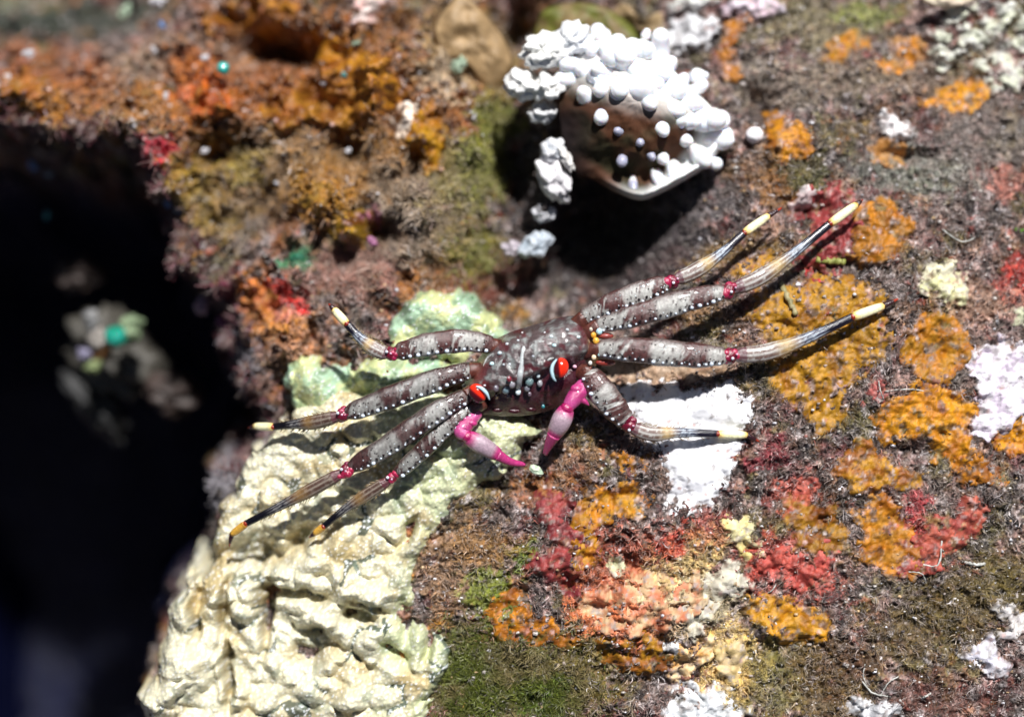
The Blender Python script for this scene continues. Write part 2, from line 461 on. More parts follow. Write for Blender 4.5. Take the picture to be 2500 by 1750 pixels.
# far sea floor under the drop-off, coloured near-black to stand for unlit water
g = 80
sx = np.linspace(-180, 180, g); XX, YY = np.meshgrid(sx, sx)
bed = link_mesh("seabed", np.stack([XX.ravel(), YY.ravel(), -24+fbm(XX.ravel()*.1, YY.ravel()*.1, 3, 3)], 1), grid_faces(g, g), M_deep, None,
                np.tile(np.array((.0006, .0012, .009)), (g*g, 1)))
tag(bed, "sea floor below the drop-off, near-black navy painted as unlit water", None, None, "structure")

def surf(x, y, fine=True):
    return terrain(np.atleast_1d(np.asarray(x, float)), np.atleast_1d(np.asarray(y, float)), fine)

# ------------------------------------------------------------------ draped crusts: each a lumpy sheet with its own thickness
CRUSTS = []       # fields, to keep turf off them
def ell_field(x, y, ells, warp, seed, ws=2.6):
    wx = warp*fbm(x*ws*.75, y*ws*.75, 5, seed, .66); wy = warp*fbm(x*ws*.75, y*ws*.75, 5, seed+5, .66)
    f = np.full(x.shape, -9.0)
    for cx, cy, rx, ry, ro in ells:
        dx = x+wx-cx; dy = y+wy-cy
        u = (dx*math.cos(ro)+dy*math.sin(ro)); v = (-dx*math.sin(ro)+dy*math.cos(ro))
        q = np.sqrt((u/rx)**2+(v/ry)**2)
        f = np.maximum(f, (1-q)*min(rx, ry))
    return f

def crust(name, label, cat, group, ells, c1, c2, thick=.12, mat=None, warp=.16, step=.04, lump=.05, lscale=3.0, pits=.5, seed=None, edge=.18, zoff=0, rocky=0, c3=None):
    seed = seed if seed is not None else len(CRUSTS)*1.7+60
    E = []
    for e in ells:
        a, b, rx, ry = e[:4]; ro = e[4] if len(e) > 4 else 0
        x, y, z = W(a, b); k = (DIST-z-zoff)/DIST/100
        x, y = P(a, b, z+zoff)[:2]
        E.append((x, y, (rx+7)*k*1.10, (ry+7)*k*1.10, math.radians(-ro)))
    x0 = min(e[0]-max(e[2], e[3]) for e in E)-.4-2.2*warp; x1 = max(e[0]+max(e[2], e[3]) for e in E)+.4+2.2*warp
    y0 = min(e[1]-max(e[2], e[3]) for e in E)-.4-2.2*warp; y1 = max(e[1]+max(e[2], e[3]) for e in E)+.4+2.2*warp
    gx = np.arange(x0, x1, step); gy = np.arange(y0, y1, step)
    GXm, GYm = np.meshgrid(gx, gy); x = GXm.ravel(); y = GYm.ravel()
    f = ell_field(x, y, E, warp, seed)
    base = mix(terrain(x, y, False), terrain(x, y, True), .45 if name not in ('white_rock', 'shadowed_rock') else .12)
    prof = np.sqrt(np.clip(f/edge, 0, 1))
    z = base + .055 + thick*.85*prof + lump*fbm(x*lscale, y*lscale, 4, seed+9, .55)*sstep(0, .2, f)
    f1, f2, idn = worley(x*2.2, y*2.2, seed)
    pit = sstep(.30, .12, f1)*(idn > .55)*pits
    z = z - pit*.10
    if rocky:
        g1, g2, gid = worley(x*rocky + .2*perlin(x*3, y*3, seed), y*rocky, seed+2)
        z = z + .28/rocky*(g2-g1) + .35/rocky*(gid-.5)
    z = np.where(f < .0, base - .25, z)
    n = fbm(x*2.3, y*2.3, 5, seed+13, .6); nf = fbm(x*9, y*9, 3, seed+17, .6)
    jit = .80 + .25*((seed*7.31) % 1.0)
    col = mix(np.array(c1), np.array(c2), sstep(-.5, .5, n)[:, None])*jit
    if mat is None:
        col = mix(col, col*np.array((.55, .38, .3)), (sstep(.1, .7, fbm(x*1.7, y*1.7, 4, seed+19) + .3*nf)*.75)[:, None])
        col = col*(1+.35*nf)[:, None]
        brk = sstep(.18, .62, fbm(x*2.8, y*2.8, 5, seed+27, .65) + (.12 if name == 'red_crust' else 0))*.8
    else:
        col = mix(col, np.array((.34, .31, .30)), (sstep(.25, .7, fbm(x*3.3, y*3.3, 4, seed+19, .65) - (.25 if name == "white_rock" else 0))*.75)[:, None])
        if name == "white_rock": col = col/jit
    if c3 is not None:
        col = mix(col, np.array(c3), sstep(.25, .5, fbm(x*3.1, y*3.1, 3, seed+33))[:, None])
    col = mix(col, col*.35, (pit*.9)[:, None])
    g1, g2, gid = worley(x*4.5, y*4.5, seed+4)
    col = mix(col, np.array((.55, .36, .34)), (sstep(.3, .15, g1)*(gid > .90)*.8)[:, None])
    tf = terrain_color(x, y, None)
    edg = sstep(.15, .0, f + .12*fbm(x*4, y*4, 4, seed+41, .65))*.9          # turf creeps over the margin
    if mat is None: edg = np.maximum(edg, brk)
    col = mix(col, tf, edg[:, None])
    F = grid_faces(len(gx), len(gy))
    keep = (f[F] > -.02).any(1)
    F = F[keep]
    used = np.unique(F); re = np.zeros(len(x), int); re[used] = np.arange(len(used))
    o = link_mesh(name, np.stack([x, y, z], 1)[used], re[F], mat or M_crust, None, col[used])
    tag(o, label, cat, group)
    CRUSTS.append((E, warp, seed))
    return o

OG = "orange encrusting sponges spread over the reef"
OC = [
 ("largest ochre sponge sheet, under the striped leg pointing right", [(2000,770,150,90,-10),(2060,730,80,50),(1990,890,120,80,-20),(2010,990,45,60),(1900,760,70,50),(2110,840,60,60)], OCHRE, (.36,.18,.01), .10),
 ("round orange sponge right of the longest leg's tip", [(2280,845,80,72),(2300,880,50,50)], ORANGE, (.44,.20,.012), .13),
 ("bright orange ragged sponge left of the lilac white crust", [(2270,1000,95,60),(2320,1080,50,60),(2190,1030,60,45)], (.62,.27,.01), ORANGE, .13),
 ("rounded ochre sponge below the ragged bright orange one", [(2110,1145,62,55),(2190,1165,55,26)], OCHRE, ORANGE_D, .13),
 ("small orange sponge tucked below the lilac white crust", [(2375,1150,60,32,15)], ORANGE, ORANGE_D, .11),
 ("orange sponge cut by the right edge of the picture", [(2480,1065,50,50)], (.6,.26,.01), ORANGE, .12),
 ("dull orange sponge right of the red crust behind the leg tips", [(2130,570,62,80,10),(2190,560,40,40)], ORANGE, (.34,.15,.02), .16),
 ("orange sponge with a hooked tail right of the thin red crust", [(1500,1225,75,40),(1430,1260,40,60,20),(1420,1335,38,50)], OCHRE, ORANGE, .11),
 ("dark edged ochre sponge among red flecks below the long leg", [(1970,1260,60,40),(2000,1310,80,35)], (.38,.18,.01), ORANGE_D, .12),
 ("orange sponge wrapping the left of the coral red crust", [(2140,1260,55,50),(2180,1340,80,50),(2210,1380,40,30)], ORANGE, (.4,.18,.02), .13),
 ("smooth orange sponge shaped like a kidney near the bottom right", [(1870,1490,58,32,10),(1950,1520,72,48,20)], (.56,.25,.01), OCHRE, .13),
 ("low ochre sponge above the cream and red patch at the bottom", [(1570,1590,80,48,5),(1510,1575,60,35)], OCHRE, ORANGE_D, .11),
 ("orange sponge beside the green algae below the cream coral", [(1245,1500,50,50),(1310,1540,70,32,15),(1390,1560,35,20)], ORANGE, ORANGE_D, .09),
 ("thin orange strip just below the bent front leg", [(1530,1122,62,24,5)], ORANGE, (.36,.17,.02), .07),
 ("orange scrap showing between the two upper right legs", [(1840,655,62,26,-22)], (.5,.24,.01), OCHRE, .07),
 ("bright orange lump to the lower right of the white anemone", [(1920,345,52,45),(1890,300,30,30)], (.6,.25,.01), ORANGE, .16),
 ("tan orange sponge under a white blob on the upper right reef", [(2165,370,42,42)], (.42,.22,.07), (.38,.17,.04), .16),
 ("orange sponge curving below the pale grains at the upper right", [(2355,235,58,38,-15),(2290,250,36,22)], (.55,.25,.01), ORANGE, .15),
 ("narrow yellow orange sponge slanting near the top right", [(2065,115,62,24,-25)], OCHRE, ORANGE, .12),
 ("faded orange sponge left of the pale grains at the top right", [(2215,125,45,35),(2180,160,40,30)], ORANGE, (.34,.18,.06), .12),
 ("orange ring of growth arching around a dark hollow", [(1775,115,16,60,12),(1800,60,40,16,-25),(1790,175,20,18)], ORANGE, (.45,.17,.02), .18),
 ("blurred orange blade of sponge left of the white anemone", [(1045,340,38,92,-8),(1010,300,30,50)], (.55,.27,.01), ORANGE, .30),
 ("blurred orange arm of sponge reaching over the upper left reef", [(860,170,110,45,25),(930,215,70,30,45),(790,120,50,40)], (.5,.22,.015), ORANGE, .35),
 ("broad blurred orange lump in the middle of the upper left ledge", [(830,255,120,60,5),(720,280,80,45)], (.46,.2,.02), ORANGE_D, .35),
 ("blurred orange growth at the top edge left of centre", [(660,30,90,40),(560,60,60,30)], (.5,.21,.02), ORANGE_D, .35),
 ("blurred red orange lump beside the small teal bead", [(520,250,60,40,20)], (.5,.12,.03), (.45,.17,.02), .30),
 ("blurred orange lump on the far left of the ledge", [(80,220,75,35,20)], (.44,.15,.03), (.38,.17,.03), .30),
 ("dim orange lump below the pale knob at the upper middle", [(870,560,55,40)], (.42,.24,.02), ORANGE_D, .22),
 ("orange knob tuft left of the pale tipped short leg", [(640,740,48,36)], (.5,.2,.04), (.5,.14,.08), .25),
 ("amber lump between the tan fuzz and the dark gap", [(785,480,55,38)], (.4,.22,.03), (.3,.17,.05), .22),
]
for lab, el, c1, c2, th in OC:
    x0, y0, _ = W(el[0][0], el[0][1])
    blur = th >= .22
    if blur: c1 = tuple(np.array(c1)*.74); c2 = tuple(np.array(c2)*.62)
    crust("orange_sponge", lab, "sponge", OG, el, c1, c2, th, lump=.06 if not blur else .16, warp=.20 if not blur else .28, lscale=3.0 if not blur else 1.8, step=.04 if not blur else .05)

RG = "red encrusting growths on the reef"
RC = [
 ("deep red crust behind the yellow leg tips, white patch on its left", [(2010,500,75,45,-10),(2040,560,60,50),(2000,620,60,40)], (.34,.05,.05), (.22,.035,.035), .14),
 ("coral red wrinkled crust at the lower right", [(2290,1320,85,42,-35),(2240,1370,50,28,-20),(2360,1270,35,40,20)], (.46,.11,.07), (.28,.05,.04), .16),
 ("long crimson crust running down beside the hooked orange sponge", [(1350,1250,35,70,5),(1380,1340,38,60,10),(1330,1380,35,50,-20),(1390,1410,28,40,0)], (.33,.055,.05), (.18,.025,.03), .13),
 ("salmon red smear above the kidney shaped orange sponge", [(1900,1370,60,30,10),(2000,1360,30,60,10),(1980,1420,60,25)], (.55,.11,.08), (.42,.07,.06), .08),
 ("small salmon spot left of the rounded ochre sponge", [(1955,1195,36,24,10)], (.6,.16,.11), (.5,.1,.08), .08),
 ("pink red patch beside the jagged dark gap under the bright orange sponge", [(2140,960,30,26)], (.5,.14,.12), (.42,.1,.09), .08),
 ("tiny scarlet spot under the green stalk piece", [(1985,668,20,14)], (.6,.02,.03), (.5,.02,.02), .10),
]
for lab, el, c1, c2, th in RC:
    crust("red_crust", lab, "crust", RG, el, c1, c2, th, lump=.09, warp=.24, lscale=3.4)

WG = "white and lilac crusts on the reef"
WC = [
 ("bright white pinkish tip on the left of the deep red crust", [(1965,490,38,22,-25)], (.8,.62,.62), (.85,.78,.76), .20, 0),
 ("large lilac white pitted crust at the right edge", [(2420,900,60,62),(2450,980,55,60),(2480,930,60,90),(2400,1050,30,30)], (.66,.58,.68), (.84,.80,.86), .16, 2.4),
 ("yellow white knobbly crust on the right above the round sponge", [(2300,665,36,24),(2310,700,42,26),(2330,725,20,25),(2270,700,25,14)], (.72,.70,.36), (.80,.75,.55), .16, 2.6),
 ("small yellow green pebble crust at the far right", [(2480,775,22,20)], (.5,.52,.35), (.6,.62,.42), .14, 2.6),
 ("white lumps by the lower right edge, upper one", [(2475,1535,38,26,-30),(2450,1480,24,18)], (.60,.56,.58), (.80,.76,.72), .16, 2.6),
 ("white blue crust just inside the lower right edge", [(2400,1610,55,26,8),(2410,1585,20,25)], (.66,.64,.74), (.84,.82,.86), .15, 2.6),
 ("white speckled crust at the bottom right of centre", [(1720,1705,70,34),(1680,1735,70,30),(1790,1740,35,20)], (.52,.54,.55), (.78,.79,.82), .14, 2.6),
 ("white grainy crust on the bottom edge near the white twig", [(2130,1735,60,26),(2090,1715,24,16)], (.50,.50,.52), (.76,.76,.78), .14, 2.6),
 ("small square white spot below the cream patch", [(1632,1575,22,20)], (.85,.84,.82), (.9,.9,.9), .12, 2.6),
 ("pale yellow fleck patch right of the thin crimson crust", [(1505,1370,24,30),(1560,1455,22,10)], (.68,.68,.40), (.8,.8,.6), .12, 2.6),
 ("cream yellow crust above the red and salmon patch", [(1800,1290,28,34,-20),(1830,1340,22,40,-20),(1770,1270,26,18)], (.68,.55,.22), (.78,.72,.42), .12, 2.6),
 ("salmon and cream crust filling the patch left of the buff crust", [(1560,1470,90,60),(1480,1490,60,40),(1650,1450,60,50)], (.60,.20,.10), (.66,.46,.26), .10, 1.8),
 ("grey white knobbly crust under the kidney shaped sponge's left", [(1740,1440,50,40),(1700,1500,40,40),(1790,1400,30,30)], (.50,.46,.38), (.70,.66,.52), .10, 2.6),
 ("orange cream streaked crust above the white speckled bottom crust", [(1700,1580,50,30,-10),(1660,1630,36,40)], (.66,.34,.10), (.74,.58,.34), .10, 2.2),
 ("buff flat crust at the bottom with a straight right edge", [(1780,1600,40,56),(1760,1560,40,16)], (.62,.46,.20), (.66,.5,.28), .12, 2.0),
 ("white blob sitting on the tan orange sponge", [(2180,315,36,22,10),(2155,300,20,14)], (.85,.80,.80), (.9,.88,.88), .22, 1.8),
 ("pale textured chunk above the right side of the white anemone", [(1670,75,48,40,-20),(1710,80,30,36),(1655,110,22,22)], (.66,.66,.68), (.82,.82,.84), .35, 2.0),
 ("pale lump cut by the top edge right of the anemone", [(1690,8,55,22)], (.6,.62,.58), (.8,.8,.78), .35, 2.0),
 ("pink white cluster at the top edge beside the orange ring", [(1800,25,34,22),(1850,12,30,22),(1880,30,24,18)], (.72,.55,.62), (.82,.72,.8), .35, 2.2),
 ("pale pinkish fragment on the blurred ledge near the top", [(900,25,30,42,10),(870,70,34,16,-30)], (.75,.5,.46), (.85,.75,.7), .35, 1.4),
 ("pale cream knob in front of the orange blade", [(992,292,30,30),(985,320,20,20)], (.85,.72,.6), (.88,.8,.7), .45, 0),
]
for lab, el, c1, c2, th, rk in WC:
    crust("white_crust", lab, "crust", WG, el, c1, c2, th, mat=M_white, lump=.06, warp=.20, rocky=rk, pits=.6, lscale=3)

# scattered pale nodules at the top right: one crust each
random.seed(12)
NOD = [(2285,95,22),(2330,40,20),(2380,25,18),(2300,150,26),(2370,110,30),(2420,80,24),(2460,30,30),(2440,150,30),(2390,170,22),(2490,110,24),(2350,75,14),(2470,200,26),(2420,215,18),(2310,60,12),(2275,130,14),(2495,160,20),(2330,130,16),(2450,110,14),(2400,50,12),(2500,60,20)]
for i, (a, b, r) in enumerate(NOD):
    crust("pale_nodule", "one of the small knobbly pale yellow white nodules crowding the top right corner", "nodule", "pale nodules in the top right corner",
          [(a, b, r, r*random.uniform(.55, .95), random.uniform(-50, 50))], (.62,.64,.50), (.78,.78,.72), .22, mat=M_white, warp=.14, lump=.06, rocky=2.6, pits=.2)

# the overexposed white rock under the front right leg
crust("white_rock", "brilliant white rock under the bent front right leg", "rock", None,
      [(1650,990,115,50,4),(1570,975,50,38,30),(1745,980,55,42,-20),(1785,1015,45,48),(1700,1050,110,80),(1610,1030,60,50),(1700,1130,80,70,10),(1700,1190,62,54),(1670,1225,40,26)],
      (.88,.88,.90), (.82,.82,.86), .26, mat=M_smooth, warp=.20, lump=.05, lscale=.9, pits=.05, edge=.4, step=.03)
crust("shadowed_rock", "upper white rock painted beige as the shadow of the longest right leg", "rock", None,
      [(1560,905,110,36,8),(1680,890,110,34,0),(1500,935,50,40,30)], (.52,.38,.27), (.36,.23,.14), .14, warp=.16, lump=.08, lscale=1.1, pits=.15, edge=.3)  # beige stands for the long leg's shadow on the pale rock

# ------------------------------------------------------------------ corals (height sheets built from lobes)
def coral(name, label, group, outline, z_out, lobes, base_z, skirt, cfun, step=.035, kn=.035, knscale=3.2, rid=.05, seed=200, warp=.22, mat=None, edge=.5, fold=0.0):
    poly = np.array([P(a, b, z_out)[:2] for a, b in outline])
    x0, y0 = poly.min(0)-.5; x1, y1 = poly.max(0)+.5
    gx = np.arange(x0, x1, step); gy = np.arange(max(y0, -12), y1, step)
    A, B = np.meshgrid(gx, gy); x = A.ravel(); y = B.ravel()
    wx = x + warp*fbm(x*1.6, y*1.6, 3, seed, .5); wy = y + warp*fbm(x*1.6, y*1.6, 3, seed+3, .5)
    sd = poly_sd(wx, wy, poly)
    z = base_z(x, y) + np.zeros(x.shape)
    ww = np.full(x.shape, 0.0)
    for (a, b, rx, ry, ro, hh) in lobes:
        hh = hh*(1.15 if hh > .5 else (1.4 if hh < 0 else 1.1))
        cx, cy, _ = P(a, b, z_out+hh*.5); ro = math.radians(-ro)
        lx = x + .13*fbm(x*1.5, y*1.5, 2, seed+20, .4); ly = y + .13*fbm(x*1.5, y*1.5, 2, seed+23, .4)
        dx = lx-cx; dy = ly-cy
        u = (dx*math.cos(ro)+dy*math.sin(ro))/(rx/100); v = (-dx*math.sin(ro)+dy*math.cos(ro))/(ry/100)
        q = u*u+v*v
        h = np.where(q < 1, hh*np.sqrt(np.clip(1-q, 0, 1)), 0) if hh > 0 else hh*np.exp(-q*1.2)
        if hh > 0:
            ww = np.logaddexp(ww*9, h*9)/9
        else:
            ww = ww + h
    z = z + ww
    f1, f2, idn = worley(x*knscale+.3*perlin(x*3, y*3, seed), y*knscale, seed+7)
    k = np.sqrt(np.clip(1-(f1/.75)**2, 0, 1))
    km = sstep(-.5, .5, fbm(x*.6, y*.6, 2, seed+55) + .5*sstep(-5.0, -3.0, y)*sstep(-4, -2, x) - .25)
    brain = np.cos(2*np.pi*1.05*(fbm(x*.62, y*.62, 2, seed+35, .38)*1.35 + .14*y))
    bm = sstep(.25, 1.0, sd)*fold
    q1, q2, qi = worley(x*1.45 + .22*fbm(x*1.7, y*1.7, 2, seed+61, .4), y*1.7 + .22*fbm(x*1.7, y*1.7, 2, seed+64, .4), seed+6)
    lob = np.sqrt(np.clip(1-(q1/.80)**2, 0, 1)) * (.55 + .9*sstep(0, .5, q2-q1))*.75 * (.6+.8*qi)
    if fold > 0: ww = ww + .45*(lob-.55)
    ww = ww + (-.30 - ww)*sstep(-.28, -.5, ww)
    z = np.maximum(z, base_z(x, y) - .35) + bm*(.25*lob - .12 + .07*brain) + kn*k*mix(.35, 1.3, km) + rid*.5*ridged(x*1.15, y*1.15, 2, seed+31)
    g1, g2, gi = worley(x*11, y*11, seed+8)
    z = z + .024*np.clip(1-(g1/.6)**2, 0, 1)
    e = np.clip(sd/edge, 0, 1)
    z = z + (np.sqrt(1-(1-e)**2)-1)*mix(.5, 1.0, .5)
    z = np.where(sd < 0, z - np.clip(-sd*9, 0, skirt) , z)
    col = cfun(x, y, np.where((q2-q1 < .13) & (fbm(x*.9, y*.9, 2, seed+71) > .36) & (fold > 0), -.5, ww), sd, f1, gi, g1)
    F = grid_faces(len(gx), len(gy))
    F = F[(sd[F] > -skirt/9-.05).any(1)]
    used = np.unique(F); re = np.zeros(len(x), int); re[used] = np.arange(len(used))
    o = link_mesh(name, np.stack([x, y, z], 1)[used], re[F], mat or M_coral, None, col[used])
    tag(o, label, "coral", group)
    CORALS.append(poly)
    return o
CORALS = []

def cream(x, y, ww, sd, f1, gi, g1):
    n = fbm(x*.9, y*.9, 4, 71)
    c = mix(np.array((.53, .42, .21)), np.array((.76, .72, .53)), sstep(-.6, .4, .7*n + .7*ww - .25)[:, None])  # hollows browner, shade of the folds put into the colour
    gy_ = sstep(.0, .8, .6*n + .5 + .35*(x+2.8) - .55*ww + .5*sstep(.5, .1, sd))      # the growing margin is greenish yellow
    c = mix(c, np.array((.55, .62, .36)), (gy_*.7)[:, None])
    c = c*(.82+.3*sstep(.5, .1, g1))[:, None]
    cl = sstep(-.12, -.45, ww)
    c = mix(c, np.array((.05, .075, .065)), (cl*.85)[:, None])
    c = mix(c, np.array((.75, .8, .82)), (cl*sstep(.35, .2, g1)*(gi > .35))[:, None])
    c = mix(c, np.array((.16, .22, .17)), (sstep(.35, .8, fbm(x*1.5, y*1.5, 3, 83))*.5)[:, None])
    c = mix(c, np.array((.85, .86, .86)), (sstep(.35, .15, g1)*(gi > .62)*.9)[:, None])
    return c

LOB = [ # main folded lobe
 (820,1360,90,40,-70,.75),(760,1370,110,45,-20,.7),(880,1380,75,50,30,.6),(730,1425,95,30,8,.85),(900,1455,85,32,0,.9),(820,1430,40,110,0,.8),
 (700,1480,50,60,40,.55),(790,1515,110,36,25,.8),(915,1540,70,52,20,.75),(850,1580,60,50,0,.6),(960,1420,36,90,5,.55),(880,1340,70,36,-20,.5),
 # left vertical lobes
 (585,1450,44,90,8,.75),(515,1480,36,75,8,.7),(440,1500,48,60,0,.75),(470,1420,44,50,30,.55),(640,1400,30,60,15,.5),
 # lower left
 (440,1640,75,95,20,.95),(520,1600,50,60,10,.7),(380,1720,70,60,0,.8),(620,1600,40,60,0,.55),(660,1660,60,90,-10,.6),(760,1680,80,50,-15,.7),(860,1700,90,60,0,.6),
 (700,1600,28,26,0,.5),(800,1640,40,30,0,.55),(560,1700,60,60,0,.6),(960,1650,60,60,0,.35),(690,1735,110,36,0,.6),
 # towards the crab
 (1010,1330,70,40,-40,.55),(1060,1240,80,60,-30,.45),(1000,1260,60,36,-30,.4),(1120,1190,70,36,-30,.35),(920,1290,60,36,-15,.55),(1190,1090,90,24,-5,.4),(1150,1050,40,30,-40,.45),(1090,1040,30,50,20,.35),
 (840,1310,30,26,0,.35),(620,1230,70,40,-30,.40),(560,1300,40,70,20,.35),(690,1280,70,34,-20,.3),(560,1220,46,50,0,.45),(700,1140,80,36,-20,.32),(840,1110,70,30,-20,.25),
 (950,1040,90,34,-15,.28),(740,1060,90,34,-10,.45),(1000,1110,60,26,-20,.25),(1040,1590,50,60,0,.25),(1020,1500,30,60,0,.25),(780,1200,60,30,-25,.2),
 # clefts
 (690,1450,70,16,8,-.5),(880,1500,70,14,0,-.5),(655,1500,14,90,5,-.9),(780,1555,90,16,25,-.35),(740,1590,50,24,0,-.35),(1045,1560,16,60,0,-.5),(1000,1300,12,50,30,-.35),(545,1500,10,80,8,-.6),(480,1500,10,70,5,-.6),(560,1640,12,90,0,-.8),(700,1340,100,22,-30,-.45),(620,1340,40,50,0,-.7),
 (560,1360,50,30,0,-.4),(960,1580,60,14,40,-.3),(990,1530,14,60,0,-.3),
]
OUT = [(335,1900),(340,1690),(385,1590),(400,1500),(440,1430),(495,1400),(505,1330),(520,1240),(580,1140),(650,1080),(700,1010),(800,960),(960,930),(1110,960),(1290,1010),(1330,1060),(1285,1110),(1210,1170),(1130,1240),(1070,1290),
       (1045,1350),(1015,1420),(1000,1490),(1060,1530),(1100,1575),(1100,1640),(1050,1700),(1030,1900)]
def cbase(x, y):
    return -.42 + .10*np.clip(-(y+4), 0, 6)*.6 - .55*sstep(-2.5, -6.5, x) - .05*sstep(-2.5, 0, y) + .2*np.exp(-((x+4.2)/2.2)**2-((y+2.4)/1.3)**2) + .30*sstep(-3.2, -1.5, x)*sstep(-.5, -1.6, y)
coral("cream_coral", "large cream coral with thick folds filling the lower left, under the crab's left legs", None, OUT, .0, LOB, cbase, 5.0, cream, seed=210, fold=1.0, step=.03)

def green(x, y, ww, sd, f1, gi, g1):
    n = fbm(x*1.2, y*1.2, 4, 91)
    c = mix(np.array((.36, .52, .36)), np.array((.58, .62, .30)), sstep(-.35, .35, n)[:, None])
    c = mix(c, np.array((.16, .24, .14)), (sstep(.1, .5, fbm(x*2.3, y*2.3, 3, 93))*.7)[:, None])
    c = mix(c, np.array((.8, .85, .85)), (sstep(.38, .15, g1)*(gi > .75)*.9)[:, None])
    return c
CG = "pale green coral lumps behind the crab's left legs"
coral("green_coral", "pale green domed coral directly behind the crab's left shoulder", CG,
      [(925,850),(960,770),(1010,720),(1080,700),(1150,728),(1205,770),(1245,815),(1230,870),(1150,900),(1000,890)], -.4,
      [(1080,770,110,60,10,.55),(1170,790,70,30,35,.5),(1000,830,70,60,-30,.35),(1020,760,40,30,0,.3),(1060,860,90,40,0,.2)], lambda x, y: -.7+0*x, 3, green, seed=230, rid=.05, kn=.04, edge=.35)
coral("green_coral", "small pale green coral lump beside the second left leg, farthest left", CG,
      [(690,890),(760,870),(850,890),(890,950),(870,1010),(740,1030),(695,970)], -.5,
      [(760,940,60,50,0,.5),(800,970,40,40,0,.4)], lambda x, y: -.85+0*x, 3, green, seed=240, rid=.08, kn=.06, edge=.3)
coral("green_coral", "yellow green coral lump between the first and second left legs", CG,
      [(840,890),(930,850),(1050,860),(1150,880),(1130,940),(1040,985),(920,1000),(830,960)], -.5,
      [(930,910,70,50,0,.5),(1010,910,70,30,-10,.4)], lambda x, y: -.72+0*x, 3, green, seed=250, rid=.08, kn=.06, edge=.3)

# ------------------------------------------------------------------ the crab
GREY = np.array((.30, .27, .26)); BRN = np.array((.070, .028, .026)); PALE = np.array((.44, .435, .41)); MAR = np.array((.055, .008, .014))
body = Soup()

def ball(soup, c, r, col, v=SV, f=SF, rot=None):
    Vv = v*np.asarray(r if np.ndim(r) else (r, r, r), float)
    if rot is not None: Vv = Vv @ rot.T
    soup.add(Vv + np.asarray(c, float), f, np.array(col))

